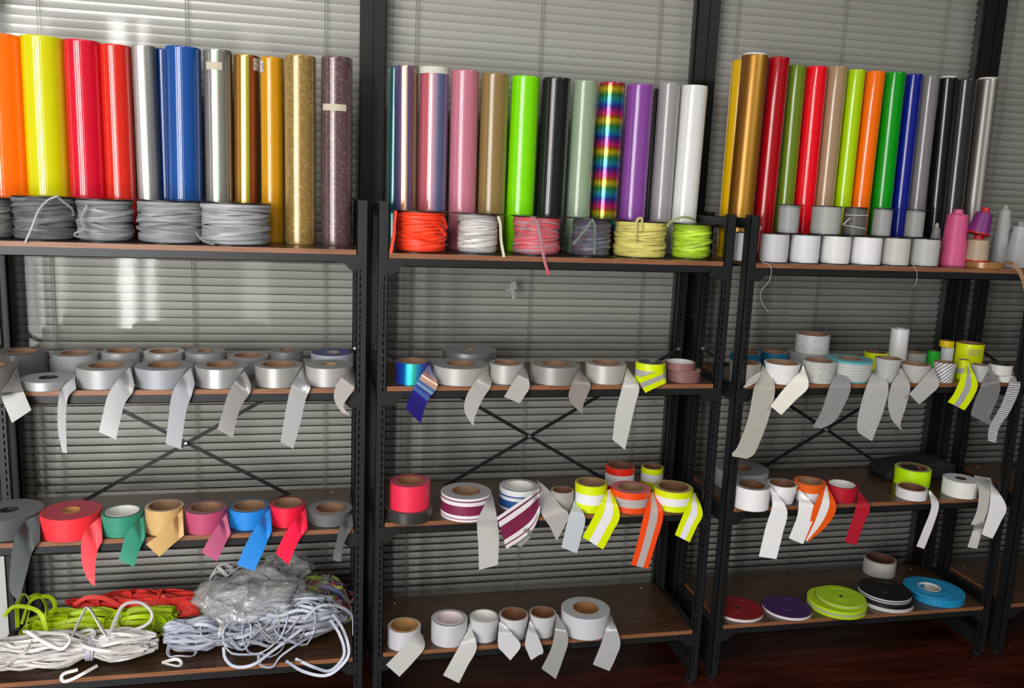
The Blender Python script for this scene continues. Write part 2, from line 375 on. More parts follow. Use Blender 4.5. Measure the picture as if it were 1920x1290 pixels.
# ------------------------------------------------------------------ racks
def flange_slotted(mb, x0, x1, y, z0, z1, xs, facing=1, th=.0016):
    """plate in x,z with real slots: holes as missing quads, with thickness"""
    zs = [z0]; holes = []; z = z0+.03
    while z+.012 < z1-.012:
        holes.append((z, z+.0125)); z += .0203
    xa, xb = xs-.0018, xs+.0018
    rows = [z0]+[q for h in holes for q in h]+[z1]
    for k in range(len(rows)-1):
        a, b = rows[k], rows[k+1]
        if k % 2 == 1:
            mb.box((x0, y, a), (xa, y+th, b)); mb.box((xb, y, a), (x1, y+th, b))
        else: mb.box((x0, y, a), (x1, y+th, b))
def make_rack(u, label):
    x0 = UX[u]; y0 = UY[u]; yr = y0+DEP
    t = thing('shelf_rack', label, 'rack', (x0+W/2, y0+DEP/2, 0), 'black metal shelf racks with walnut boards')
    zf = .014; PT = PTOP if u < 3 else ztop(u, 'A')+.012
    slots_top = ztop(u, 'A')-.01
    for side in (0, 1):
        xa = x0-PW if side == 0 else x0+W; xb = xa+PW; s = 1 if side == 0 else -1
        inner = x0 if side == 0 else x0+W; outer = inner-s*PW
        # front post: slotted face, outer return, short inner return, plain sleeve above the top board
        mb = MB(); flange_slotted(mb, xa, xb, y0, zf, slots_top, inner-s*.0095)
        mb.box((xa, y0, slots_top), (xb, y0+.0018, PT))
        mb.box((min(outer, outer+s*.0018), y0, zf), (max(outer, outer+s*.0018), y0+.034, PT))
        mb.box((min(inner, inner-s*.0018), y0, zf), (max(inner, inner-s*.0018), y0+.016, PT))
        mb.box((xa+.002, y0+.012, zf), (xb-.002, y0+.014, PT-.002))
        mb.box((xa, y0, PT), (xb, y0+.034, PT+.002))
        mb.build('front_post', BLACK, t, smooth=False)
        mb = MB(); flange_slotted(mb, xa, xb, yr-.034, zf, PT-.01, inner-s*.0095)
        mb.box((min(outer, outer+s*.0018), yr-.034, zf), (max(outer, outer+s*.0018), yr, PT))
        mb.box((min(inner, inner-s*.0018), yr-.034, zf), (max(inner, inner-s*.0018), yr-.016, PT))
        mb.box((xa+.002, yr-.024, zf), (xb-.002, yr-.022, PT-.002)); mb.box((xa, yr-.034, PT), (xb, yr, PT+.002))
        mb.build('rear_post', BLACK, t, smooth=False)
        for yy in (y0+.017, yr-.017):
            mb = MB(); xc = (xa+xb)/2
            mb.lathe([(0, 0), (.014, 0), (.0165, .004), (.016, .013), (.010, .017), (.010, .022), (0, .022)], (xc, yy, 0), seg=16, closed=False)
            mb.build('levelling_foot', BLACK, t)
        # end frame rails joining front and rear post
        for z in [PT-.035]+[ztop(u, k)-BT-.04 for k in 'BCD']+[.03]:
            if z > 1.2 and (u, side) in ((2, 1), (3, 0)): continue
            mb = MB(); mb.box((min(outer+s*.003, outer+s*.02), y0+.03, z), (max(outer+s*.003, outer+s*.02), yr-.03, z+(.028 if z > .9 else .046))); mb.build('side_rail', BLACK, t, smooth=False)
    for k in 'ABCD':
        z1 = ztop(u, k); z0 = z1-BT
        mb = MB(); vs = [(x0+.001, y0+.001, z0), (x0+W-.001, y0+.001, z0), (x0+W-.001, yr, z0), (x0+.001, yr, z0)]
        mb.box((x0+.001, y0+.001, z0), (x0+W-.001, yr, z1)); mb.mi = [0, 0, 1, 1, 1, 1]
        mb.build('shelf_board', [WOODT, WOODE], t, smooth=False)
        for yy, nm in ((y0+.002, 'front_beam'), (yr-.02, 'rear_beam')):
            mb = MB(); mb.box((x0+.002, yy, z0-.021), (x0+W-.002, yy+.002, z0-.0005)); mb.box((x0+.002, yy, z0-.021), (x0+W-.002, yy+.018, z0-.019))
            mb.build(nm, BLACK, t, smooth=False)
        for s, xx in ((1, x0), (-1, x0+W)):
            poly = [(xx-s*.012, z0-.0008), (xx+s*.042, z0-.0008), (xx+s*.042, z0-.019), (xx+s*.032, z0-.020), (xx+s*.015, z0-.038), (xx-s*.012, z0-.038)]
            if s < 0: poly = poly[::-1]
            mb = MB(); mb.prism(poly, y0-.0016, y0+.0012); mb.build('corner_bracket', BLACK, t, smooth=False)
            mb = MB(); mb.lathe([(0, 0), (.0028, 0), (.0022, .0014), (0, .0018)], (xx+s*.055, yr-.035, z1), seg=10, closed=False); mb.build('board_screw', BOLT, t)
    # flat cross brace bars with the centre bolt
    zc = .69; xc = x0+W/2+.01; yb = yr-.036
    for s in (1, -1):
        mb = MB(); dz = .268; xl, xr = x0-.008, x0+W+.008
        a = Vector((xl, yb-(.001 if s > 0 else .005), zc+s*dz)); b = Vector((xr, yb-(.001 if s > 0 else .005), zc-s*dz)); mb.tube([a, b], .0145, .0035, seg=4, up=(-.3*s, 0, 1))
        mb.build('cross_brace', BLACK, t, smooth=False)
    for x, z in ((xc-.01, zc), (x0-.008, zc+.268), (x0+W+.008, zc+.268)):
        mb = MB(); mb.lathe([(0, 0), (.0075, 0), (.0075, .003), (.005, .006), (0, .007)], (x, yb-.007, z), (0, -1, 0), seg=16, closed=False); mb.build('brace_bolt', BOLT, t)
    return t
make_rack(0, 'black slotted shelf rack holding grey spools, silver tape and cord hanks')
make_rack(1, 'black slotted shelf rack holding bright cord spools, with its bottom board half empty')
make_rack(2, 'black slotted shelf rack holding stacked white thread spools and flat ribbon discs')
make_rack(3, 'partly seen black shelf rack beyond the silver film roll, with bare lower boards')

# ------------------------------------------------------------------ circle solver
TH = np.linspace(0, 2*math.pi, 40, endpoint=False); CC = np.stack([np.cos(TH), np.sin(TH)], -1)
def ring(cx, cy, r, z): return np.concatenate([np.array([cx, cy])+CC*r, np.full((40, 1), z)], 1)
def solve_roll(xl, xr, yt, yb, z0, Y=None, tp=1.0):
    """centre, radius and height of an upright roll standing on height z0 from its outline in the photo"""
    def f(v):
        if Y is None: cx, cy, R, h = v
        else: cx, R, h = v; cy = Y
        t = proj(ring(cx, cy, R, z0+h)); b = proj(ring(cx, cy, R*tp, z0))
        r = [t[:, 0].min()-xl, t[:, 0].max()-xr, t[:, 1].min()-yt]
        if Y is None: r.append(b[:, 1].max()-yb)
        return np.array(r)
    c0 = at_y((xl+xr)/2, (yt+(yb or yt+40))/2, .1 if Y is None else Y); R0 = (xr-xl)/1300.
    v = np.array([c0[0], .1, R0, .05]) if Y is None else np.array([c0[0], R0, .05])
    for it in range(30):
        r = f(v); J = np.zeros((len(v), len(v)))
        for i in range(len(v)):
            q = v.copy(); q[i] += 1e-4; J[:, i] = (f(q)-r)/1e-4
        d = np.linalg.lstsq(J, -r, rcond=None)[0]; d = np.clip(d, -.06, .06); v = v+d
        if abs(d).max() < 1e-6: break
    if Y is None: return v[0], v[1], v[2], v[3]
    return v[0], Y, v[1], v[2]

# ------------------------------------------------------------------ tape rolls
def resample(pts, n):
    P = np.array(pts, float)
    if len(P) > 2:      # Catmull-Rom
        Q = np.vstack([2*P[0]-P[1], P, 2*P[-1]-P[-2]]); out = []
        for i in range(1, len(Q)-2):
            for t in np.linspace(0, 1, 12, endpoint=False):
                a, b, c, d = Q[i-1], Q[i], Q[i+1], Q[i+2]
                out.append(.5*((2*b)+(-a+c)*t+(2*a-5*b+4*c-d)*t*t+(-a+3*b-3*c+d)*t**3))
        out.append(P[-1]); P = np.array(out)
    d = np.r_[0, np.cumsum(np.linalg.norm(np.diff(P, axis=0), axis=1))]
    s = np.linspace(0, d[-1], n); return np.stack([np.interp(s, d, P[:, k]) for k in range(2)], -1)
def make_tail(parent, mat, left, right, roll, zb, flip=False, y_end=-.035, name='loose_tail', n=26, startY=None, kdrop=.3):
    """loose end of the tape: leaves the winding, bends over the board edge and hangs in front of it"""
    L = resample(left, n); Rr = resample(right, n)
    cx, cy, R, h, z0, tp = roll
    vs = []; uv = []; u = 0; prev = None
    for i in range(n):
        t = i/(n-1); ys = cy if startY is None else startY
        k = min(1, t/kdrop); k = k*k*(3-2*k)
        Yt = ys*(1-k)+(-.014)*k+(y_end+.014)*max(0, (t-kdrop)/(1-kdrop))
        row = []
        for j, (px, py) in enumerate((L[i], Rr[i])):
            Y = Yt
            for _ in range(4):
                p = at_y(px, py, Y)
                dx = abs(p[0]-cx); rr = R*(tp+(1-tp)*min(1, max(0, (p[2]-z0)/max(h, .01))))+.002
                if p[2] > z0-.002 and dx < rr and p[2] < z0+h+.01: Y = min(Y, cy-math.sqrt(rr*rr-dx*dx)-.0015)
                if p[2] < zb+.001: Y = min(Y, -.012)
                elif p[2] < z0+.004: Y = min(Y, Yt)
            row.append(at_y(px, py, Y))
        c = (row[0]+row[1])/2
        if prev is not None: u += float(np.linalg.norm(c-prev))
        prev = c
        a, b = row
        for q in range(5):
            f = q/4; vs.append(tuple(a*(1-f)+b*f)); uv.append((u, f if not flip else 1-f))
    mb = MB(); fs = [(i*5+q, i*5+q+1, (i+1)*5+q+1, (i+1)*5+q) for i in range(n-1) for q in range(4)]
    mb.add(vs, fs, uv); o = mb.build(name, mat, parent, ang=60); sharp_border(o)
    sf = o.modifiers.new('thickness', 'SOLIDIFY'); sf.thickness = .0006; sf.offset = 0
    return o
LOG = []
def tape(label, bbox, u, s, side, core=.6, Y=None, z0=None, tp=1.0, rim='808080', corem=None, tails=(), group=None, name='tape_roll', cat='tape', step=0, h=None, gr=None, layers=0):
    xl, xr, yt, yb = bbox; zb = ztop(u, s)
    base = zb if z0 is None else z0
    cx, cy, R, hh = solve_roll(xl, xr, yt, yb, base, Y, tp)
    if h: hh = h
    LOG.append((label[:34], round(cx, 3), round(cy, 3), round(R, 3), round(hh, 3), round(cy-R, 3)))
    group = group or ('flat ribbon discs on the bottom board' if name == 'ribbon_disc' else 'tape rolls on the %s board of the %s rack' % (dict(B='second', C='third', D='bottom')[s], ('bright', 'middle', 'dim')[u]))
    t = thing(name, label, cat, (cx, cy, base), group)
    ri = R*core; c = .0008; b = R*tp; bi = max(ri*(tp if tp > .85 else tp*.98), .004)
    e = .0012*step
    prof = [(bi, 0), (b-c, 0), (b, c), (R, hh-c), (R-c, hh), (R*.985-(R-ri)*.02, hh)]
    mis = [1, 0, 0, 0, 1]
    if layers:   # a few layers stand slightly proud, as wound
        for k in range(layers):
            rr = R-(R-ri)*(k+1)/(layers+1); prof += [(rr+.0004, hh), (rr, hh-.0012+.0024*(k % 2)), (rr-.0006, hh-.0012+.0024*(k % 2))]; mis += [1, 1, 1]
    prof += [(ri, hh)]; mis += [1]; mis += [1]
    mis = mis[:len(prof)]
    while len(mis) < len(prof): mis.append(1)
    mb = MB(); mb.lathe(prof, (cx, cy, base), seg=64, mis=mis, xvec=(math.cos(2.2), math.sin(2.2), 0)); mb.build('wound_tape', [side, rim_mat(rim)], t, ang=30)
    tw = .0022 if core > .4 else .0018
    mb = MB(); mb.lathe([(bi-.0002, .0003), (ri-.0002, hh+.0006), (ri-tw, hh+.0006), (bi-tw, .0003)], (cx, cy, base), seg=48); mb.build('core_tube', corem or CARD, t, ang=30)
    for tl in tails:
        mat = tl.get('mat', side); make_tail(t, mat, tl['l'], tl['r'], (cx, cy, R, hh, base, tp), zb, tl.get('flip', False), tl.get('y', -.035), startY=tl.get('sy'), kdrop=tl.get('k', .3))
    return dict(cx=cx, cy=cy, R=R, top=base+hh, obj=t)
Z4 = lambda s, x0, y0, pts: [(x0+a/s, y0+b/s) for a, b in pts]
def silver(c='9b9c9e', r=.36, m=.45): return side_mat('silver_tape', c, r, m)
GB = 'silver tape rolls on the bright rack second board'
# rack 1, board B, back row
q = lambda pts: Z4(2.743, 0, 480, pts)
SV = silver('a5a6a8'); SV2 = silver('999a9c', .4, .35); SVD = silver('6c6c6b', .35, .4)
def back(label, x0, x1, y, core, side=SV2, rim='8a8b8c', Y=.215, u=0, s='B', **k): return tape(label, (x0, x1, y, None), u, s, side, core, Y=Y, rim=rim, **k)
back('large dark grey tape roll in the back row, farthest from the blue-topped roll', -10, 92, 650, .6, SVD, '626260', .20)
back('matte grey tape roll in the back row, touching the large dark grey one', 95, 187, 653.5, .62, side_mat('matte_grey_tape', '8f9295', .6), '7e7f80', .215)
back('silver tape roll in back row with wide core, second from the dark grey roll', 190, 266, 650.5, .78, SV)
back('bright silver tape roll in the back row with a wide core and pale rim', 269, 345.5, 651.5, .74, silver('b9babc', .3, .5), 'c2c2c2')
back('silver tape roll in the back row with a small core hole', 347, 423, 650.8, .4, SV2, '86888a')
back('low silver tape roll in the back row, its rim sitting below its neighbours', 425, 505, 658.5, .66, SV2, '8e8e8e')
back('dull grey tape roll with small core beside the blue-topped roll', 507, 568.5, 650.6, .47, silver('7c7c7b', .45, .3), '757675')
back('pale tape roll with a dark blue top face and small core', 582.5, 663, 653, .36, side_mat('pale_blue_tape', 'b4bac6', .35, .2), '35407a', corem=card_mat('8a8172'), Y=.225)
# front row
tape('bronze-grey tape roll cut by the photo edge, with a wide square-cut tail', (-70, 33, 676, 745), 0, 'B', side_mat('bronze_grey_tape', '86837f', .35, .5), .6, rim='6e6862',
     tails=[dict(l=[(33, 688), (18, 716), (3, 736), (4, 748), (22.6, 793)], r=[(34, 695), (40, 722), (50, 748), (59, 769)], mat=side_mat('tail_grey', '9a9a98', .45, .1), k=.4)])
tape('thin flat silver tape roll with a narrow curling tail', (36.5, 143, 697.6, 735), 0, 'B', SV, .36, rim='a3a3a3', corem=plain('black_core', '2a2a2a', .6),
     tails=[dict(l=[(140, 706), (117, 728), (108.6, 757), (109, 808), (117, 848)], r=[(143, 729), (129.4, 742), (124.7, 764), (124, 808), (125.8, 850)], mat=side_mat('matte_silver_tail', '9fa0a3', .5, .1))])
tape('silver tape roll with a wide tail sloping towards the thin flat roll', (142, 252, 675, 731.5), 0, 'B', silver('a4a5a7', .42, .3), .6, rim='8c8c8c',
     tails=[dict(l=q([(690, 548), (600, 645), (553, 722), (530, 810), (508, 905)]), r=q([(697, 640), (682, 700), (642, 760), (615, 860), (597, 945)]))])
tape('blue-grey tape roll with a long straight matte tail over the brace centre', (251, 362, 674, 731.5), 0, 'B', side_mat('bluegrey_tape', '9b9fa5', .5, .25), .58, rim='858789',
     tails=[dict(l=q([(992, 560), (915, 652), (882, 722), (865, 850), (852, 965)]), r=q([(1005, 645), (985, 718), (960, 790), (942, 900), (930, 995)]))])
tape('silver tape roll whose tail hangs just past the brace centre bolt', (364.5, 466, 674, 730), 0, 'B', silver('b2b2b2', .3, .5), .6, rim='898989',
     tails=[dict(l=q([(1278, 570), (1207, 650), (1168, 722), (1140, 820), (1118, 892)]), r=q([(1292, 640), (1287, 700), (1242, 770), (1215, 850), (1198, 937)]), mat=silver('9c9a99', .35, .45))])
tape('silver tape roll with the longest tail in its row, cut to a point', (477.6, 568, 674, 728.6), 0, 'B', silver('acaba8', .35, .4), .7, rim='878685',
     tails=[dict(l=q([(1558, 570), (1512, 645), (1488, 705), (1465, 820), (1443, 958)]), r=q([(1575, 620), (1597, 672), (1572, 740), (1545, 860), (1508, 992)]), mat=silver('b4b5b7', .32, .4))])
tape('pale silver tape roll beside the slotted post, its short tail curling back', (571, 662, 674, 727), 0, 'B', silver('aeacab', .4, .3), .36, rim='8f8f8f', corem=card_mat('9c8460'),
     tails=[dict(l=q([(1810, 572), (1737, 650), (1717, 720), (1733, 770), (1762, 808)]), r=q([(1824, 610), (1822, 680), (1790, 728), (1766, 775), (1800, 822)]), mat=silver('b3aeaa', .4, .25))])
# rack 1, board C
q = lambda pts: Z4(2.743, 0, 900, pts)
def mat_(c, r=.5): return side_mat('cloth_tape', c, r, 0)
tape('large dark grey cloth tape roll with a broad tail reaching the bottom board', (-52, 83, 935, 1017), 0, 'C', mat_('4b4e4e'), .27, rim='6b6d6e', corem=plain('black_core', '2a2a2a', .6),
     tails=[dict(l=q([(205, 172), (110, 232), (70, 320), (50, 480), (52, 570), (93, 622)]), r=q([(207, 310), (165, 372), (140, 470), (112, 570), (97, 626)]), mat=mat_('3c4342'))])
tape('large red cloth tape roll with small core and pointed tail', (73.6, 191.5, 937.5, 1017.4), 0, 'C', mat_('f0303a'), .32, rim='b03a48', corem=card_mat('b08048'),
     tails=[dict(l=q([(520, 185), (438, 262), (418, 322), (422, 430), (452, 512), (483, 545)]), r=q([(527, 315), (503, 362), (490, 450), (488, 545)]), mat=mat_('f5404a'))])
tape('green tape roll with a wide white-lined core', (189, 270, 944.5, 1009.4), 0, 'C', mat_('2f8a72'), .8, rim='3a6a5e', corem=WHITEC,
     tails=[dict(l=q([(742, 180), (655, 268), (627, 350), (610, 412)]), r=q([(746, 295), (713, 372), (690, 447)]))])
tape('tan tape roll with a short tail folded across its front', (271.6, 345, 935.4, 1005.7), 0, 'C', mat_('cba66c'), .84, rim='b8a488', tails=[dict(l=q([(940, 150), (832, 268), (750, 330)]), r=q([(946, 285), (872, 347), (820, 395)]))])
tape('mauve pink tape roll with a diagonal tail', (346.3, 426, 937.5, 1004), 0, 'C', mat_('b5476c'), .76, rim='7c5564', tails=[dict(l=q([(1165, 170), (1100, 262), (1058, 332), (1036, 374)]), r=q([(1187, 275), (1152, 342), (1115, 418)]), mat=mat_('b4557a'))])
tape('bright blue tape roll with a long diagonal tail', (428.4, 506, 934.6, 995.5), 0, 'C', mat_('1d83d8'), .79, rim='3f5f86', tails=[dict(l=q([(1390, 140), (1322, 232), (1262, 335), (1218, 437)]), r=q([(1398, 262), (1352, 372), (1307, 470)]))])
tape('glossy crimson tape roll between the blue roll and a grey roll', (506.7, 573, 931, 991), 0, 'C', mat_('e01a3c', .4), .84, rim='8c1a30', tails=[dict(l=q([(1572, 145), (1482, 250), (1443, 322), (1417, 377)]), r=q([(1580, 250), (1532, 322), (1483, 437)]), mat=mat_('f42048', .4))])
tape('grey tape roll beside the slotted post with a narrow dark tail', (577, 661, 937.5, 989.3), 0, 'C', mat_('5f6061'), .66, rim='77797a', tails=[dict(l=q([(1810, 170), (1748, 242), (1730, 322), (1712, 402), (1733, 418)]), r=q([(1818, 235), (1787, 290), (1765, 342), (1752, 420)]), mat=mat_('565656'))])

# rack 2, board B
q = lambda pts: Z4(2.4343, 680, 560, pts)
HOLO = foil_mat('blue_holographic_film', [(0, '3a20a0'), (.18, '1060d0'), (.34, '10b8d8'), (.48, '50f0d8'), (.6, '30a8f0'), (.8, '5040c0'), (1, '302080')], .55, .18, 'normal')
HOLT = side_mat('holographic_tail', [(0, '5c7fc0'), (.3, '8f9fc8'), (.5, 'd8a898'), (.75, 'b0a0c0'), (.9, '5070c8')], .2, .5, coat=.5)
def holo_tail():
    m, nt, b = newmat('holographic_tail_film'); uv = N(nt, 'ShaderNodeUVMap'); sp = N(nt, 'ShaderNodeSeparateXYZ'); nt.links.new(uv.outputs[0], sp.inputs[0])
    a = N(nt, 'ShaderNodeMath', operation='MULTIPLY'); a.inputs[1].default_value = 1/.12; nt.links.new(sp.outputs[0], a.inputs[0])
    r = ramp(nt, [(0, '4a60b0'), (.25, '9c9cc8'), (.45, 'd8a898'), (.6, 'd8b09c'), (.66, '2a60b0'), (.72, 'a0c0d8'), (.76, '3a3a9c'), (.86, '5a80c0'), (.9, '34309a'), (1, '2c2480')]); nt.links.new(a.outputs[0], r.inputs[0])
    nt.links.new(r.outputs[0], b.inputs['Base Color']); b.inputs['Metallic'].default_value = .4; b.inputs['Roughness'].default_value = .25; return m
tape('shiny blue and cyan holographic tape roll with a coloured tail', (740.8, 807, 669.7, 723), 1, 'B', HOLO, .88, rim='60507a',
     tails=[dict(l=q([(306, 290), (238, 398), (207, 465), (197, 503)]), r=q([(318, 320), (342, 398), (300, 460), (272, 538), (268, 573)]), mat=holo_tail())])
G1 = silver('a9a7a4', .38, .3); G2 = silver('b0aeab', .42, .25)
tape('big flat silver roll in the back with a tiny core, above the front row', (830, 930.6, 646, None), 1, 'B', silver('a0a2a6', .28, .7), .22, Y=.21, rim='7a7b7d')
tape('large pale grey tape roll next to the holographic one, tail thinning to a point', (809.4, 917, 671, 725), 1, 'B', G2, .5, rim='858483',
     tails=[dict(l=q([(575, 300), (520, 372), (475, 440), (464, 512), (500, 577)]), r=q([(580, 335), (587, 395), (547, 460), (512, 540), (507, 580)]))])
tape('small pale grey tape roll with a short folded tail', (917, 983, 673, 722), 1, 'B', G2, .72, rim='8c8b89', tails=[dict(l=q([(735, 310), (680, 392), (645, 448)]), r=q([(748, 325), (762, 400), (742, 440), (717, 478)]))])
tape('mid grey tape roll whose darker tail curls to a point beside the longest tail', (994, 1088, 672, 724), 1, 'B', silver('989592', .4, .3), .54, rim='83807e', tails=[dict(l=q([(988, 315), (950, 402), (943, 460), (998, 525)]), r=q([(1000, 335), (1040, 395), (1012, 470), (1002, 520), (1018, 540)]), mat=silver('8f8783', .4, .2))])
tape('white-grey tape roll with the longest straight tail on the middle rack', (1097.8, 1175, 672, 722), 1, 'B', silver('b4b3b0', .4, .25), .68, rim='96928e', tails=[dict(l=q([(1207, 315), (1180, 420), (1155, 520), (1140, 643)]), r=q([(1215, 325), (1262, 400), (1245, 480), (1222, 580), (1197, 690)]), mat=side_mat('pale_tail', 'c9c8c5', .4, .1))])
YS = [(0, 'd4e800'), (.32, 'a5a5a0'), (.66, 'd4e800')]
YW = [(0, 'd8ea00'), (.3, 'e9e9ee'), (.68, 'd8ea00')]
tape('neon yellow and silver striped roll with its end wrapped across', (1192, 1248, 673, 722), 1, 'B', side_mat('yellow_silver_tape', YS, .4), .86, rim='9aa060', corem=plain('metal_core', '8a8a8a', .3, .8),
     tails=[dict(l=q([(1383, 318), (1310, 345), (1252, 365)]), r=q([(1385, 385), (1340, 405), (1290, 430)]), sy=.05, y=-.02)])
r_ = tape('brown mauve tape roll lying under its smaller twin', (1250, 1314, 685, 719.5), 1, 'B', mat_('7e5552'), .8, rim='a09088')
tape('brown mauve tape roll stacked on top of its wider twin', (1248, 1304, 672, None), 1, 'B', mat_('835a57'), .86, Y=r_['cy'], z0=r_['top'], rim='b0a098', corem=WHITEC)
# rack 2, board C
r_ = tape('dark gunmetal roll lying under the pink roll', (722.3, 812, 932, 985), 1, 'C', silver('565453', .25, .6), .6, rim='4a4848')
tape('pink-red roll stacked on the gunmetal roll', (730.5, 807, 888.7, None), 1, 'C', mat_('e8304e', .4), .66, Y=r_['cy'], z0=r_['top'], rim='a84858', corem=card_mat('8a5c3a'))
MS = [(0, 'e4dfe2'), (.1, '6a1c42'), (.14, 'e4dfe2'), (.27, '7a2048'), (.68, 'e4dfe2'), (.84, '6a1c42'), (.9, 'e4dfe2')]
MSM = side_mat('maroon_striped_webbing', MS, .5)
tape('maroon and white striped roll with a long pale grey tail', (827, 921, 904.3, 980), 1, 'C', MSM, .57, rim='9b9b9d',
     tails=[dict(l=q([(585, 885), (540, 975), (522, 1020), (528, 1130), (531, 1238)]), r=q([(592, 895), (610, 985), (622, 1088), (617, 1215)]), mat=side_mat('grey_backing', 'b4b3b0', .5))])
BS = [(0, 'd8d8dc'), (.12, '1e4c8c'), (.5, 'd8d8dc'), (.66, '1e4c8c'), (.74, 'd8d8dc')]
r_ = tape('blue and white roll draped with a broad maroon striped tail', (936.8, 1011, 897.7, 960.6), 1, 'C', side_mat('blue_white_webbing', BS, .5), .72, rim='a9a9ab', corem=WHITEC,
     tails=[dict(l=q([(806, 868), (700, 938), (612, 998)]), r=q([(809, 975), (782, 1045), (730, 1095), (656, 1142)]), mat=MSM, flip=True, k=.2, sy=.03),
            dict(l=q([(792, 826), (850, 874), (905, 950), (942, 990), (890, 1098)]), r=q([(806, 845), (812, 968), (855, 1042), (884, 1104)]), mat=side_mat('grey_backing2', 'a9a6a4', .5), sy=.10, k=.6, y=-.02),
            dict(l=q([(740, 1050), (700, 1105), (712, 1130)]), r=q([(775, 1065), (770, 1085), (722, 1134)]), mat=side_mat('grey_backing3', '8f8e8a', .6), sy=-.03, y=-.02)])
tape('small warm grey roll squeezed between striped tails, with a pale tail', (1033, 1076, 911, 961.8), 1, 'C', side_mat('warm_grey_tape', 'a29d9a', .5), .86, rim='aaa49e', corem=DARKCARD,
     tails=[dict(l=q([(967, 915), (937, 1010), (907, 1135)]), r=q([(973, 925), (1015, 1000), (1000, 1080), (978, 1163)]), mat=side_mat('ice_grey_tail', 'bcc3ca', .4))])
YWM = side_mat('neon_yellow_white_tape', YW, .4)
tape('neon yellow and white striped roll with a broad tail, beside the warm grey roll', (1078.5, 1139, 893.6, 963.4), 1, 'C', YWM, .84, rim='a0a038',
     tails=[dict(l=q([(1115, 875), (1070, 962), (1035, 1030), (1003, 1088)]), r=q([(1132, 868), (1174, 985), (1140, 1065), (1097, 1145)]), flip=True, sy=.04)])
OSM = side_mat('orange_silver_tape', [(0, 'f04a14'), (.28, 'b5aca8'), (.68, 'f04a14')], .4)
tape('orange and silver striped roll with pinkish top and the longest tail', (1146, 1220, 901, 964.6), 1, 'C', OSM, .68, rim='c06070',
     tails=[dict(l=q([(1314, 885), (1285, 980), (1255, 1110), (1225, 1215)]), r=q([(1328, 880), (1372, 980), (1340, 1110), (1302, 1232)]), flip=True)])
tape('neon yellow and white striped roll nearest the rack end post', (1225.5, 1300, 900, 961.8), 1, 'C', YWM, .75, rim='a09a60', corem=DARKCARD,
     tails=[dict(l=q([(1505, 885), (1465, 980), (1425, 1078)]), r=q([(1520, 885), (1552, 980), (1525, 1040), (1492, 1112)]), flip=True)])
tape('small red and white striped roll in the back row', (1136, 1190.6, 864, None), 1, 'C', side_mat('red_white_tape', [(0, 'c01818'), (.25, 'e6e2e4'), (.72, 'e02814')], .4), .85, Y=.19, rim='b04030', corem=DARKCARD)
tape('small neon yellow and white striped roll in the back row', (1202.5, 1245, 868, None), 1, 'C', side_mat('dim_yellow_tape', [(0, 'a8b400'), (.36, 'd8d4dc'), (.74, 'd0e000')], .4), .8, Y=.2, rim='a0a050', corem=DARKCARD)

# rack 3, board B
q = lambda pts: Z4(2.866, 1300, 560, pts)
TEAL = mat_('0c5f86', .45)
tape('teal roll partly hidden behind the front post', (1369.8, 1427, 655, None), 2, 'B', TEAL, .86, Y=.2, rim='8c7c72')
tape('teal roll in the back row next to the post-hidden one', (1427.5, 1477, 655, None), 2, 'B', mat_('0a6284', .45), .84, Y=.215, rim='806450')
r_ = tape('grey roll in the back row under the tall dotted roll', (1478, 1556, 652, None), 2, 'B', side_mat('grey_gloss_tape', '8b8e8e', .35), .7, Y=.215, rim='8a8a88')
tape('pale dotted roll stacked highest on the grey roll', (1493, 1557, 621, None), 2, 'B', side_mat('pale_dotted', 'c0c2c4', .4, 0, 'dots'), .9, Y=.205, z0=r_['top'], rim='a0a0a0')
tape('small neon yellow roll in the back row with a dark inside', (1620, 1665.5, 656, None), 2, 'B', mat_('d6ea00', .4), .88, Y=.215, rim='a8a860', corem=DARKCARD)
tape('tall slim white roll standing upright in the back row', (1671, 1706, 613.4, None), 2, 'B', side_mat('white_gloss', 'd8d8da', .3), .55, Y=.2, rim='b8b8b8', corem=WHITEC)
tape('low grey roll in the back row beside the tall slim white one', (1690, 1738, 656, None), 2, 'B', side_mat('grey_low', '9a9c98', .4), .7, Y=.235, rim='707470', gr=1)
tape('small bright green roll in the back row', (1739, 1763, 656, None), 2, 'B', mat_('1fae2c', .35), .6, Y=.215, rim='207830')
r_ = tape('white roll in the back row under the small golden one', (1765, 1789.5, 648, None), 2, 'B', side_mat('white_soft', 'cdcdce', .4), .6, Y=.21, rim='b0b0b0')
tape('small golden yellow roll stacked on the white roll', (1762, 1790, 636, None), 2, 'B', mat_('dcc000', .35), .86, Y=.21, z0=r_['top'], rim='c0a840', corem=DARKCARD)
r_ = tape('tall neon yellow roll with a pale label patch', (1792, 1847, 638.5, None), 2, 'B', side_mat('neon_yellow_gloss', 'e8f800', .35), .92, Y=.2, rim='90a030')
mb = MB(); vs = []
for i in range(9):
    a = -math.pi/2-.28+(-.25+.9*i/8); a = -math.pi/2-.75+.95*i/8
    for z in (.35, .62): vs.append((r_['cx']+math.cos(a)*(r_['R']+.0006), r_['cy']+math.sin(a)*(r_['R']+.0006), ztop(2, 'B')+z*(r_['top']-ztop(2, 'B'))+.02))
mb.add(vs, [(2*i, 2*i+2, 2*i+3, 2*i+1) for i in range(8)]); mb.build('label_patch', plain('pale_label', 'c8cc50', .5), r_['obj'])
PAT = dict(mesh=side_mat('ribbed_reflective', 'c3c1b6', .4, 0, 'mesh'))
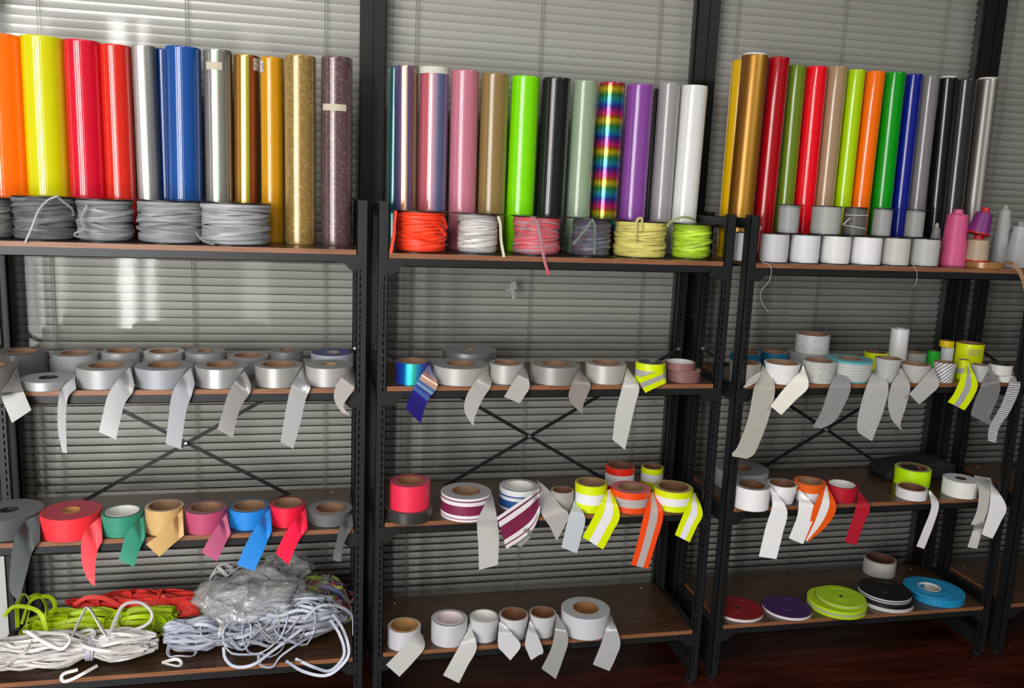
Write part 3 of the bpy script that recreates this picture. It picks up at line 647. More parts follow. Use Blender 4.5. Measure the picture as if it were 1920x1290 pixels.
tape('ribbed grey roll behind the front post with a very long ribbed tail', (1368, 1428, 673.4, 721), 2, 'B', side_mat('ribbed_reflective_dark', 'a09e98', .4, 0, 'mesh'), .86, rim='c0a080', tp=.95,
     tails=[dict(l=q([(362, 378), (328, 470), (295, 640), (240, 790), (205, 835), (212, 848)]), r=q([(373, 355), (438, 470), (405, 640), (345, 800), (318, 845), (285, 860)]), mat=PAT['mesh'], y=-.06),
            dict(l=q([(352, 395), (300, 430), (285, 455), (266, 477)]), r=q([(362, 400), (350, 430), (320, 460), (280, 478)]), mat=side_mat('flap_grey', 'b5b4b2', .5), sy=-.01, y=-.014)])
tape('white roll tapering to its base, with a short square white tail', (1432.6, 1502, 672.7, 722), 2, 'B', side_mat('white_ribbed', 'f0f0f2', .4, 0), .87, rim='c8c4c0', tp=.72,
     tails=[dict(l=q([(578, 385), (490, 480), (415, 578)]), r=q([(590, 355), (619, 470), (550, 545), (472, 625)]), mat=side_mat('ivory_tail', 'f2f0e4', .4), sy=.03)])
tape('pale dotted roll with a diamond-textured diagonal tail', (1502, 1569, 669, 720.5), 2, 'B', side_mat('pale_dotted2', 'c2c4c0', .4, 0, 'dots'), .77, rim='a2a4a2', tp=.93,
     tails=[dict(l=q([(770, 385), (730, 480), (690, 600), (642, 692)]), r=q([(785, 370), (846, 470), (802, 590), (755, 662), (690, 697)]), mat=side_mat('grey_mesh_tail', 'a2a2a2', .4, 0, 'mesh'))])
tape('wide turquoise-topped roll with white honeycomb face', (1550, 1638, 663.6, 719.5), 2, 'B', side_mat('honeycomb_white', [(0, '60b4bc'), (.07, 'c6cac9'), (.88, '60b4bc')], .4, 0, 'honeycomb'), .52, rim='66a4ac', tp=.93,
     tails=[dict(l=q([(976, 368), (930, 472), (893, 600), (880, 690), (892, 725)]), r=q([(987, 358), (1048, 468), (1022, 600), (985, 700), (960, 767)]), mat=side_mat('honeycomb_tail', 'c0c0be', .4, 0, 'honeycomb'))])
tape('chevron-patterned white roll tapering to its base', (1640, 1692, 666.4, 719), 2, 'B', side_mat('chevron_roll', 'd0d0d0', .4, 0, 'chevron'), .9, rim='8a6850', tp=.6,
     tails=[dict(l=q([(1108, 385), (1062, 470), (1046, 560), (1062, 640), (1100, 692)]), r=q([(1117, 372), (1165, 470), (1142, 580), (1112, 680), (1140, 720)]), mat=side_mat('chevron_tail', 'c0bebc', .4, 0, 'chevron'))])
tape('soft grey tapered roll with a short grey diamond-shaped tail', (1686, 1747, 676, 719), 2, 'B', side_mat('soft_grey', 'bab9b7', .5), .84, rim='9a7c68', tp=.78,
     tails=[dict(l=q([(1280, 378), (1212, 455), (1160, 513)]), r=q([(1290, 375), (1321, 460), (1270, 520), (1213, 568)]), mat=side_mat('soft_grey_tail', 'b5b5b3', .5), sy=.03)])
tape('small diagonal-striped white roll in the front row', (1750, 1794, 674.4, 719), 2, 'B', side_mat('diagonal_stripe', 'e0e0e4', .4, 0, 'diagonal'), .88, rim='8a6850', tp=.85)
tape('neon yellow roll with a wide yellow and silver ribbed tail', (1796, 1819, 672, 713), 2, 'B', side_mat('yellow_gloss2', [(0, 'd0e000'), (.3, 'a8aca0'), (.6, 'd0e000')], .4), .7, rim='a0a080',
     tails=[dict(l=q([(1468, 350), (1432, 438), (1400, 510), (1367, 555)]), r=q([(1480, 345), (1527, 458), (1500, 535), (1457, 600)]), mat=side_mat('yellow_silver_ribbed', [(0, 'd8ec00'), (.34, 'a8a8ac'), (.66, 'd8ec00')], .45, 0, None), sy=.03)])
tape('pale grey roll with a sparkly grey tail hooked at its end', (1821, 1856, 680.4, 717.7), 2, 'B', side_mat('pale_grey_roll', 'b4b4b2', .5), .7, rim='a0a0a0',
     tails=[dict(l=q([(1592, 372), (1545, 470), (1493, 608), (1500, 630), (1585, 677)]), r=q([(1603, 370), (1650, 475), (1608, 600), (1590, 640), (1612, 660)]), mat=side_mat('sparkly_grey_tail', '8f8f90', .3, .3, 'dots'))])
r_ = tape('white roll with a black edge lying under its twin, with a striped tail', (1857.5, 1900, 697, 718), 2, 'B', side_mat('white_low', 'd8d8d4', .4), .8, rim='333333', corem=plain('black_core', '2a2a2a', .6),
     tails=[dict(l=q([(1718, 395), (1665, 545), (1640, 600), (1590, 690), (1583, 765)]), r=q([(1738, 398), (1757, 470), (1705, 600), (1645, 690), (1625, 777)]), mat=side_mat('cross_striped_tail', 'd6d6d8', .4, 0, 'cross'), y=-.05)])
tape('white roll with a black edge stacked on its twin', (1854, 1900, 678.6, None), 2, 'B', side_mat('white_low2', 'd2d2ce', .4), .8, Y=r_['cy'], z0=r_['top'], rim='333333', corem=plain('black_core', '2a2a2a', .6))
# rack 3, board C
q = lambda pts: Z4(2.866, 1300, 840, pts)
WT = side_mat('white_tape', 'f2f2f4', .4)
tape('large grey roll in the back behind the white front roll', (1340, 1442, 861.6, None), 2, 'C', side_mat('grey_tape_back', 'a2a6a8', .35), .36, Y=.2, rim='7a7c7e')
tape('wide white roll standing beside the front post', (1376, 1445, 897.6, 960.4), 2, 'C', WT, .72, rim='8e9092', corem=DARKCARD)
tape('white roll whose long white tail leaves from its post side', (1438.5, 1496, 896.5, 947), 2, 'C', side_mat('white_tape2', 'f0f0f2', .4), .86, rim='b8b8ba', tp=.8, corem=DARKCARD,
     tails=[dict(l=q([(402, 198), (425, 300), (388, 430), (352, 583)]), r=q([(420, 215), (503, 332), (480, 460), (446, 597)]), mat=WT, sy=.04)])
tape('orange-rimmed roll with one white tail and one orange-edged tail', (1488.5, 1549, 892.3, 945), 2, 'C', side_mat('orange_white', [(0, 'e0e0e2'), (.55, 'e8631c')], .4), .8, rim='e8641c', tp=.8,
     tails=[dict(l=q([(568, 225), (562, 350), (535, 430), (513, 485)]), r=q([(590, 240), (656, 330), (625, 430), (589, 517)]), mat=WT, sy=.05),
            dict(l=q([(708, 195), (652, 300), (625, 400), (600, 495)]), r=q([(722, 205), (768, 320), (715, 420), (614, 505)]), mat=side_mat('orange_white_tail', [(0, 'f05c14'), (.28, 'f2f2f4'), (.66, 'f05c14')], .4), sy=.03, y=-.03)])
tape('crimson fabric roll with white core and a long crimson tail', (1548, 1610, 897.6, 944.7), 2, 'C', mat_('b40a24', .6), .82, rim='8c1020', corem=WHITEC, tp=.92,
     tails=[dict(l=q([(888, 235), (870, 330), (842, 420), (813, 503)]), r=q([(895, 235), (948, 320), (920, 400), (874, 524)]), mat=mat_('b00c26', .6))])
tape('neon lime roll standing behind a low white roll', (1678, 1748, 863.7, None), 2, 'C', mat_('c0f000', .4), .76, Y=.155, rim='a4b070', corem=DARKCARD, h=.055)
tape('low white roll in front of the neon lime roll', (1680.3, 1740, 904, 941), 2, 'C', side_mat('white_tape3', 'e6e2e6', .4), .86, rim='b0a8a4', corem=DARKCARD,
     tails=[dict(l=q([(1263, 235), (1278, 320), (1238, 430), (1199, 528)]), r=q([(1272, 228), (1319, 300), (1292, 410), (1240, 542)]), mat=side_mat('white_tape4', 'e0dde0', .4))])
tape('large white roll with a small dark core and three white tails', (1767.6, 1836, 887, 937), 2, 'C', side_mat('white_tape5', 'ecebe8', .4), .32, rim='c4c4c4', corem=plain('black_core', '2a2a2a', .6),
     tails=[dict(l=q([(1508, 148), (1533, 230), (1525, 330), (1492, 412)]), r=q([(1598, 162), (1592, 260), (1580, 340), (1552, 415)]), mat=side_mat('white_tape6', 'c4c2be', .4), sy=.09),
            dict(l=q([(1598, 170), (1590, 320), (1550, 465)]), r=q([(1604, 185), (1681, 312), (1650, 400), (1607, 487)]), mat=WT, sy=.06),
            dict(l=q([(1512, 415), (1490, 480), (1473, 533)]), r=q([(1568, 390), (1545, 470), (1525, 541)]), mat=side_mat('white_tape7', 'c8c6c2', .4), sy=-.045, y=-.06)])
# rack 2, board D
q = lambda pts: Z4(2.8235, 660, 1050, pts)
PW_ = side_mat('pearl_white_tape', 'cfcfd6', .35, .15)
def wt(c='c6c6c2', r=.4, m=.1): return side_mat('pale_tail', c, r, m)
tape('small pearl white roll nearest the slotted post on the bottom board', (727, 789, 1157, 1222.5), 1, 'D', PW_, .84, rim='b5a8a0', corem=card_mat('a07848'), tails=[dict(l=q([(350, 375), (268, 465), (180, 555)]), r=q([(375, 400), (383, 465), (320, 545), (251, 618)]), mat=wt())])
tape('pearl white roll with white core and long tail on the bottom board', (808.8, 877, 1142, 1215.4), 1, 'D', PW_, .76, rim='a8a8aa', corem=card_mat('d8c8cc'), tails=[dict(l=q([(612, 375), (560, 470), (482, 610)]), r=q([(622, 330), (660, 460), (612, 560), (566, 652)]), mat=wt('c9cac6'))])
tape('small white roll with white core and no tail on the bottom board', (880.5, 935, 1141.4, 1206.5), 1, 'D', side_mat('white_soft2', 'c8c8ce', .4), .86, rim='a0a0a2', corem=WHITEC, tp=.9)
tape('small white roll with brown core, its front tail pointing down', (936, 991, 1138, 1203), 1, 'D', side_mat('white_soft3', 'cacace', .4), .88, rim='a8988a', tp=.85, corem=DARKCARD,
     tails=[dict(l=q([(778, 325), (773, 450), (800, 490), (837, 530)]), r=q([(802, 335), (852, 395), (893, 455), (840, 530)]), mat=wt('ccccd0'), sy=.03)])
tape('small white roll between two tails, next to the biggest white roll', (992.5, 1043, 1136, 1198), 1, 'D', side_mat('white_soft4', 'c4c4c8', .4), .87, rim='a0968c', tp=.85, corem=DARKCARD,
     tails=[dict(l=q([(940, 320), (916, 440), (930, 490), (947, 529)]), r=q([(955, 335), (1012, 478), (985, 505), (950, 530)]), mat=wt('c8c8cc'), sy=.03),
            dict(l=q([(1083, 285), (1060, 450), (1003, 575)]), r=q([(1090, 290), (1145, 410), (1115, 530), (1079, 630)]), mat=wt('b4b6b4', .3, .3), sy=.05)])
tape('biggest white roll on the bottom board, with a wide grey top face', (1052.4, 1144, 1118.4, 1201.6), 1, 'D', side_mat('white_soft5', 'c8c8d0', .4), .53, rim='a2a6a8', corem=card_mat('8a6038'), tails=[dict(l=q([(1362, 305), (1320, 440), (1275, 553)]), r=q([(1371, 290), (1420, 430), (1395, 520), (1363, 588)]), mat=wt('bcbcc0', .35, .2))])
# rack 3, board D: flat ribbon discs
q = lambda pts: Z4(2.866, 1300, 840, pts)
def disc(label, bbox, u, bands, top, core=.08, Y=None, z0=None, corem=None, h=None): return tape(label, bbox, u, 'D', side_mat('ribbon_edge', bands, .5), core, Y=Y, z0=z0, rim=top, corem=corem or plain('hole', '101010', .8), name='ribbon_disc', cat='ribbon', layers=2, h=h)
disc('dark red ribbon disc with a white edge, behind the front post', (1336, 1432.6, 1108, 1168), 2, [(0, 'd8d0d0'), (.8, '6a0a14')], '7a0c16', h=.010)
disc('dark purple ribbon disc with a white edge', (1430, 1524.5, 1106, 1164.5), 2, [(0, 'd8d4d8'), (.8, '3a1450')], '3a1650', h=.010)
r_ = disc('wide lime and silver ribbon disc at the bottom of its pair', (1514, 1627, 1094, 1162.7), 2, [(0, 'b4d414'), (.35, 'a4a898'), (.6, 'b4d414')], '9cbc18', h=.024)
disc('lime ribbon disc stacked on the wider lime one', (1531, 1625, 1091, 1143.5), 2, [(0, 'a8c020'), (.4, 'a4a898'), (.7, 'b8d818')], 'a0c41c', z0=r_['top'], h=.009)
r_ = disc('wide black ribbon disc with white edge at the bottom of its pair', (1608, 1716, 1082, 1150.5), 2, [(0, 'cac6c6'), (.45, '0e0e0e')], '0c0c0c', h=.026)
disc('black ribbon disc with white edge lines stacked on its twin', (1609.5, 1712, 1073, 1134), 2, [(0, 'dcdcdc'), (.25, '0e0e0e'), (.5, 'dcdcdc'), (.75, '0e0e0e')], '0c0c0c', z0=r_['top'], h=.014)
r_ = disc('wide turquoise blue ribbon roll with an open core', (1702, 1811, 1078, 1140.8), 2, '1a8cc0', '1b86b4', .42, corem=WHITEC, h=.024)
disc('flatter turquoise ribbon roll lying on the wide one, pushed back', (1694, 1794, 1072, 1125), 2, '1a84b8', '1b86b4', .44, z0=r_['top'], corem=WHITEC, h=.006)
tape('small white roll standing behind the black ribbon discs', (1620, 1682, 1034.7, 1086), 2, 'D', side_mat('white_soft6', 'b8b4b0', .5), .86, rim='98908a', corem=DARKCARD)

# ------------------------------------------------------------------ vinyl film rolls on the top boards
def vinyl_mat(c, rough=.35, metal=0, noise_amt=0):
    m, nt, b = newmat('glossy_film'); b.inputs['Roughness'].default_value = rough; b.inputs['Metallic'].default_value = metal
    b.inputs['Coat Weight'].default_value = 1; b.inputs['Coat Roughness'].default_value = .02; b.inputs['Specular IOR Level'].default_value = .15; b.inputs['Base Color'].default_value = srgb(c)
    tc = N(nt, 'ShaderNodeTexCoord'); mp = N(nt, 'ShaderNodeMapping'); mp.inputs['Scale'].default_value = (30, 30, 1); nt.links.new(tc.outputs['Object'], mp.inputs[0])
    ns = N(nt, 'ShaderNodeTexNoise'); ns.inputs['Scale'].default_value = 1; nt.links.new(mp.outputs[0], ns.inputs['Vector'])
    bp = N(nt, 'ShaderNodeBump'); bp.inputs['Strength'].default_value = .05; bp.inputs['Distance'].default_value = .001; nt.links.new(ns.outputs['Fac'], bp.inputs['Height']); nt.links.new(bp.outputs[0], b.inputs['Coat Normal'])
    if noise_amt:
        wv = N(nt, 'ShaderNodeTexVoronoi', feature='DISTANCE_TO_EDGE'); wv.inputs['Scale'].default_value = 55
        n2 = N(nt, 'ShaderNodeTexNoise'); n2.inputs['Scale'].default_value = 40; nt.links.new(tc.outputs['Object'], n2.inputs['Vector'])
        mx0 = N(nt, 'ShaderNodeMix', data_type='RGBA'); mx0.inputs[0].default_value = .06; nt.links.new(tc.outputs['Object'], mx0.inputs[6]); nt.links.new(n2.outputs['Color'], mx0.inputs[7]); nt.links.new(mx0.outputs[2], wv.inputs['Vector'])
        cc = srgb(c); mx = N(nt, 'ShaderNodeMix', data_type='RGBA'); mx.inputs[6].default_value = tuple(min(1, x*1.5+.05) for x in cc[:3])+(1,); mx.inputs[7].default_value = cc
        mr = N(nt, 'ShaderNodeMapRange'); mr.inputs['From Max'].default_value = .06; nt.links.new(wv.outputs['Distance'], mr.inputs['Value']); nt.links.new(mr.outputs[0], mx.inputs[0]); nt.links.new(mx.outputs[2], b.inputs['Base Color'])
    return m
GF = 'film rolls standing on the top boards'
def film(label, u, top, bot, wpx, Y, mat, yb=None, band=None, note=None, core=False):
    """top: (x centre, y) of the upper end; bot: (x centre, y) lower on the axis; wpx: width in pixels at the top"""
    zb = ztop(u, 'A'); a = Vector(at_y(top[0], top[1], Y)); b = Vector(at_y(bot[0], bot[1], Y))
    d = (a-b).normalized(); k = (zb-a.z)/d.z; base = a+d*k; h = (a-base).length
    dist = float((np.array(a)-CP)@_F); R = wpx/2/FPX*dist*.985
    t = thing('film_roll', label, 'roll', base, GF); L = h
    x = Vector((math.cos(1.9), math.sin(1.9), 0))
    mb = MB(); n = 72; k0 = 0
    # sheet wound as a spiral with a free outer edge
    vs = []; uvs = []; A = d; X = (x-A*x.dot(A)).normalized(); Yv = A.cross(X); turns = 1.15; m = int(n*turns); thk = .0016
    zz = [0, .0015, .004, L*.5, L-.004, L-.0015, L]; rr = [-.0008, 0, 0, 0, 0, 0, -.0008]
    for i in range(m+1):
        ang = 2*math.pi*i/n; r = R-thk*(1-i/m)
        for z, e in zip(zz, rr): vs.append(base+X*(math.cos(ang)*(r+e))+Yv*(math.sin(ang)*(r+e))+A*z); uvs.append((ang*R, z))
    c = len(zz); fs = [(i*c+j, (i+1)*c+j, (i+1)*c+j+1, i*c+j+1) for i in range(m) for j in range(c-1)]
    mb.add(vs, fs, uvs); o = mb.build('wound_film', mat, t, ang=60); sharp_border(o)
    sf = o.modifiers.new('thickness', 'SOLIDIFY'); sf.thickness = .0009; sf.offset = -1
    mb = MB(); ri = R-.0035; mb.lathe([(ri, .001), (ri, L-.001+(.006 if core else 0)), (ri-.003, L-.001+(.006 if core else 0)), (ri-.003, .001)], base, A, 40); mb.build('inner_tube', WHITEC if core else plain('film_inner', '9a948c', .6), t)
    def patch(name, px0, py0, px1, py1, m_, off=.0006):   # paper stuck on the film, bent round it
        c0 = at_y((px0+px1)/2, (py0+py1)/2, Y-R); zc = c0[2]; hgt = abs(py1-py0)/FPX*dist; mb = MB(); vs = []
        for i in range(9):
            px = px0+(px1-px0)*i/8; e = (px-(top[0]+(bot[0]-top[0])*((py0+py1)/2-top[1])/(bot[1]-top[1])))/(wpx/2); e = max(-.98, min(.98, e))
            th = math.asin(e)-math.atan2(base.x-CP[0], base.y-CP[1]); cx, cy = math.sin(th), -math.cos(th)
            axis = base+A*((zc-base.z)/A.z)
            for s in (-1, 1): vs.append(axis+Vector((cx, cy, 0))*(R+off)+A*(s*hgt/2))
        mb.add(vs, [(2*i, 2*i+1, 2*i+3, 2*i+2) for i in range(8)]); return mb.build(name, m_, t, ang=60)
    if band: mb = MB(); mb.lathe([(R+.0004, L-band), (R+.0007, L-band), (R+.0007, L), (R+.0004, L)], base, A, 48); mb.build('paper_band', plain('cream_paper', 'cfccc0', .7), t)
    if note: patch(note[0], *note[1], note[2])
    return t, R
q = lambda x, y: (x/2.743, 40+y/2.743)
CREAM = plain('masking_tape', 'bdb6a2', .7); LABEL = None
def label_mat():
    m, nt, b = newmat('printed_sticker'); tc = N(nt, 'ShaderNodeTexCoord'); ns = N(nt, 'ShaderNodeTexNoise'); ns.inputs['Scale'].default_value = 260; nt.links.new(tc.outputs['Object'], ns.inputs['Vector'])
    r = ramp(nt, [(0, 'c8c0b8'), (.56, '504844')], 'CONSTANT'); nt.links.new(ns.outputs['Fac'], r.inputs[0]); nt.links.new(r.outputs[0], b.inputs['Base Color']); return m
LABEL = label_mat()
film('bright orange film roll cut by the photo edge', 0, (-2, 67), (14, 370), 88, .23, vinyl_mat('ff6a00'))
film('yellow-green film roll beside the bright orange one', 0, (80, 71), (94, 368), 78, .225, vinyl_mat('c8c800'))
film('crimson film roll between yellow-green and light red rolls', 0, (154, 78), (167, 370), 68, .225, vinyl_mat('cc0c2c'))
film('light red film roll with loose translucent outer layers', 0, (216, 86), (228, 372), 57, .225, vinyl_mat('cf2a1c', .2))
film('brushed silver film roll with a darker side painted into its colour', 0, (269, 87), (281, 372), 45, .225, foil_mat('brushed_silver', [(0, '9a9a98'), (.4, 'd8d8d8'), (.5, 'f4f0ec'), (.62, 'a8a8a4'), (1, '6c6c68')], .55, .3, 'normal', .2))  # bright streak and shaded side put into the colour by facing
film('dark blue film roll mostly hidden behind the wide blue one', 0, (305, 93), (313, 372), 36, .255, vinyl_mat('123a7c'))
film('wide royal blue film roll', 0, (343, 90), (348, 372), 66, .215, vinyl_mat('164a92'))
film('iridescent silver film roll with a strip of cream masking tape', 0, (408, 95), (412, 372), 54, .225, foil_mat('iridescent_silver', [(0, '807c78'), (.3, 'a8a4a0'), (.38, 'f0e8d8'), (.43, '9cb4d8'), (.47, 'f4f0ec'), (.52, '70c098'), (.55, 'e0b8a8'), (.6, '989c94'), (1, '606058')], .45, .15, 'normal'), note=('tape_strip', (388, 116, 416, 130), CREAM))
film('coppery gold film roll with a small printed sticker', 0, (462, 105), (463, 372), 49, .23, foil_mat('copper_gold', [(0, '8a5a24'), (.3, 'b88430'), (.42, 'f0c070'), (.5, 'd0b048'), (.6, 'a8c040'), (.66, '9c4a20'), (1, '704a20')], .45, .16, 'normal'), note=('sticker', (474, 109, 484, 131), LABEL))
film('amber yellow film roll with a small printed sticker', 0, (509.5, 109), (512, 450), 45, .20, vinyl_mat('c48a00'), note=('sticker', (488, 113, 495, 134), LABEL))
film('glittery patterned gold film roll', 0, (562.5, 106), (563.5, 455), 60, .16, vinyl_mat('957a42', .25, .3, 1))
film('purple-brown patterned film roll with a strip of cream tape', 0, (631, 109), (630.5, 457), 61, .17, vinyl_mat('5c464a', .22, .15, 1), note=('tape_strip', (606, 195, 649, 207), CREAM))
# rack 2
film('dark teal film roll peeping out beside the copper-pink roll', 1, (742, 126), (738, 400), 26, .25, vinyl_mat('2a5a5c', .15, .4))
film('shiny copper-pink and violet film roll', 1, (762, 125), (760, 400), 47, .22, foil_mat('copper_violet', [(0, '4a5080'), (.22, '6a5c80'), (.34, 'e0a078'), (.46, 'f0c8a0'), (.54, '5c5480'), (.7, '8a5c70'), (.85, '7c7840'), (1, '4c5a30')], .4, .15, 'normal'))
film('pink to blue gradient film roll with a white band round its top', 1, (814.5, 128), (809, 400), 57, .215, foil_mat('pink_blue_gradient', [(0, 'a85060'), (.33, 'c46068'), (.48, 'a88ca4'), (.62, '5c6488'), (1, '50587c')], 0, .2, 'normal', 1), band=.017)
film('dusty pink film roll next to the pink-blue gradient one', 1, (872, 134), (866, 402), 55, .215, vinyl_mat('c07486'))
film('olive brown film roll', 1, (928.5, 140), (920, 404), 55, .215, vinyl_mat('8a7244'))
film('lime green film roll on the middle rack', 1, (986, 145), (974, 405), 56, .215, vinyl_mat('7adc00'))
film('black film roll on the middle rack', 1, (1043.5, 148), (1030, 405), 57, .215, vinyl_mat('1c1c1e'))
film('sage green film roll', 1, (1098, 153), (1083, 408), 48, .22, vinyl_mat('8ea488'))
film('rainbow banded metallic film roll', 1, (1148, 156), (1132, 410), 51, .22, foil_mat('rainbow_bands', [(0, '1a8c8c'), (.16, '2c7a30'), (.33, 'c8b410'), (.45, 'a84818'), (.56, 'c41e68'), (.68, '7c2080'), (.8, '1a3090'), (.9, '1a70b0'), (1, '1a8c8c')], .55, .18, 'z', .6, .085))
film('purple film roll next to the rainbow banded one', 1, (1201, 160), (1184, 410), 52, .215, vinyl_mat('86489c'))
film('thin black film roll between the purple and grey rolls', 1, (1227, 167), (1212, 410), 26, .255, vinyl_mat('141414'))
film('light grey film roll beside the white one', 1, (1256, 157), (1238, 412), 41, .22, vinyl_mat('9a9798'))
film('white film roll at the end of the middle rack', 1, (1302.5, 162), (1281, 412), 51, .215, vinyl_mat('e2e2e0', .25))
# rack 3
film('golden yellow film roll tucked behind the satin gold one', 2, (1392, 114), (1368, 402), 38, .235, vinyl_mat('d8ac00', .3))
film('satin gold film roll with a white inner tube', 2, (1416, 105), (1387.5, 405), 50, .19, foil_mat('satin_gold', [(0, '7c4c08'), (.3, 'a87820'), (.45, 'e0a848'), (.55, 'b88428'), (1, '6c4408')], .5, .34, 'normal', .2), core=True)  # broad sheen painted into the gold, darker towards both sides
film('dark red film roll beside the satin gold one', 2, (1460.5, 109), (1433, 390), 41, .205, vinyl_mat('a80414'))
film('olive green film roll', 2, (1495, 124), (1473, 366), 36, .225, vinyl_mat('68801c'))
film('scarlet film roll beside the olive one', 2, (1532.5, 126), (1510, 366), 39, .215, vinyl_mat('f0061e'))
film('beige film roll between scarlet and acid green ones', 2, (1570.5, 126), (1546, 366), 38, .215, vinyl_mat('a88c6c', .2))
film('acid yellow-green film roll beside the beige one', 2, (1606, 132), (1581, 366), 34, .215, vinyl_mat('b0d800'))
film('orange film roll between acid green and green rolls', 2, (1641.5, 135), (1614, 372), 37, .215, vinyl_mat('ff7200'))
film('emerald green film roll between orange and navy', 2, (1678.5, 137), (1653, 378), 39, .215, vinyl_mat('009a14'))
film('navy blue film roll', 2, (1714, 140), (1688, 378), 32, .22, vinyl_mat('0c1c88'))
film('mid grey film roll beside the navy one', 2, (1745.5, 143), (1719, 380), 33, .22, vinyl_mat('7e7b7c'))
film('black film roll beside the mid grey one', 2, (1778, 147), (1755, 380), 34, .22, vinyl_mat('121214'), core=True)
film('dark charcoal film roll beside the silver one', 2, (1811.5, 150), (1785, 390), 40, .215, vinyl_mat('2c2d30'))
film('brushed silver film roll at the end by the corner window frame', 2, (1852.5, 149.5), (1823, 395), 37, .21, foil_mat('satin_silver', [(0, '5c5854'), (.3, '94908c'), (.42, 'e8e4dc'), (.6, '989490'), (1, '605c58')], .5, .34, 'normal', .1), core=True)  # satin highlight painted into the silver ramp, edges shaded darker

# ------------------------------------------------------------------ cord spools
def cord_mat(name, c, c2=None):
    key = ('cord', c, c2)
    if key in CACHE: return CACHE[key]
    m, nt, b = newmat(name); tc = N(nt, 'ShaderNodeUVMap'); mp = N(nt, 'ShaderNodeMapping'); mp.inputs['Scale'].default_value = (9, .6, 1); nt.links.new(tc.outputs[0], mp.inputs[0]); ns = N(nt, 'ShaderNodeTexNoise'); ns.inputs['Scale'].default_value = 1; ns.inputs['Detail'].default_value = 1
    nt.links.new(mp.outputs[0], ns.inputs['Vector']); a = srgb(c); c2 = c2 or c
    r = ramp(nt, [(.35, c2), (.6, c)]); nt.links.new(ns.outputs['Fac'], r.inputs[0]); nt.links.new(r.outputs[0], b.inputs['Base Color']); b.inputs['Roughness'].default_value = .5
    CACHE[key] = m; return m
DISC = plain('black_plastic_flange', '131313', .3)
def wind(mb, cx, cy, z0, z1, R, turns, w, t, seed, rough=1.0):
    rnd = random.Random(seed); n = 18; pts = []; H_ = z1-z0
    ph = rnd.random()*6; rate = 2*math.pi*rnd.uniform(4.2, 5.3)/turns
    jit = [rnd.gauss(0, 1) for _ in range(turns*3+8)]
    for i in range(turns*n+1):
        a = 2*math.pi*i/n; tt = i/n
        k = tt*2.7; j = int(k); f = k-j; g = jit[j]*(1-f)+jit[j+1]*f
        z = z0+H_*(.5+.46*math.sin(tt*rate+ph))+g*.0058*rough
        z = min(max(z, z0+w*.4), z1-w*.4)
        r = R*(.965+.03*math.sin(tt*1.9+ph))+g*.0018*rough+.004*(tt/turns)
        pts.append((cx+math.cos(a)*r, cy+math.sin(a)*r, z))
    mb.tube(pts, w, t, seg=4, up=(0, 0, 1))
def cord_spool(label, u, cxp, wl, wr, ytop, ybot, mat, Y, fr=None, seed=1, w=.0105, t=.0032, turns=34, tails=(), group=None, rough=1.0, tmat=None):
    zb = ztop(u, 'A'); dist = float((at_y(cxp, (ytop+ybot)/2, Y)-CP)@_F)
    R = (wr-wl)/2/FPX*dist; c = at_y((wl+wr)/2, (ytop+ybot)/2, Y); cx = c[0]; fr = fr or R*1.06
    zt = at_y(cxp, ytop, Y-fr)[2]; h = zt-zb
    t_ = thing('cord_spool', label, 'spool', (cx, Y, zb), 'grey cord spools on the bright rack' if u == 0 else 'coloured cord spools on the middle rack'); d = .0022
    mb = MB(); mb.lathe([(.012, 0), (fr-.0005, 0), (fr, .0006), (fr, d-.0004), (fr-.0008, d), (.012, d)], (cx, Y, zb), seg=56); mb.build('bottom_flange', DISC, t_, ang=30)
    mb = MB(); mb.lathe([(.012, 0), (fr-.0005, 0), (fr, .0006), (fr, d-.0004), (fr-.0008, d), (.012, d)], (cx, Y, zb+h-d), seg=56); mb.build('top_flange', DISC, t_, ang=30)
    mb = MB(); mb.lathe([(.012, d), (.012, h-d), (.010, h-d), (.010, d)], (cx, Y, zb), seg=24); mb.build('hub', DISC, t_, ang=30)
    mb = MB(); wind(mb, cx, Y, zb+d+.001, zb+h-d-.001, R, turns, w, t, seed, rough); wind(mb, cx, Y, zb+d+.001, zb+h-d-.001, R*.97, turns, w, t, seed+9, rough)
    mb.lathe([(.013, d+.0005), (R*.90, d+.0005), (R*.92, h*.5), (R*.90, h-d-.0005), (.013, h-d-.0005)], (cx, Y, zb), seg=32)
    mb.build('wound_cord', mat, t_, ang=50)
    for tl in tails:
        mb = MB(); P = []
        pts = resample([(p[0], p[1]) for p in tl['p']], 20); ys = np.interp(np.linspace(0, 1, 20), np.linspace(0, 1, len(tl['p'])), [p[2] for p in tl['p']])
        for (px, py), yy in zip(pts, ys): P.append(at_y(px, py, yy))
        mb.tube(P, tl.get('w', .006), tl.get('t', .0025), seg=6, up=tl.get('up', (1, 0, 0))); mb.build('loose_cord_end', tl.get('mat', mat), t_)
    return t_
GREYC = cord_mat('grey_cord', '96999c', '707376'); GREYD = cord_mat('dark_grey_cord', '6c6e72', '4a4c50')
cord_spool('grey cord spool cut by the photo edge', 0, -8, -58, 20, 371, 449, cord_mat('grey_cord2', '808280', '5c5e5c'), .10, .066, 1)
cord_spool('dark grey cord spool with one end hanging over the board edge', 0, 86, 34, 138, 369, 453, GREYD, .10, None, 2, tails=[dict(p=[(108, 368, .02), (90, 375, .015), (72, 395, .01), (58, 430, 0), (47, 455, -.008)], mat=cord_mat('light_cord', 'b8b8b8', '909090'), w=.005), dict(p=[(104, 366, .03), (118, 378, .018), (135, 392, .014), (138, 405, .02)], mat=GREYC, w=.005)])
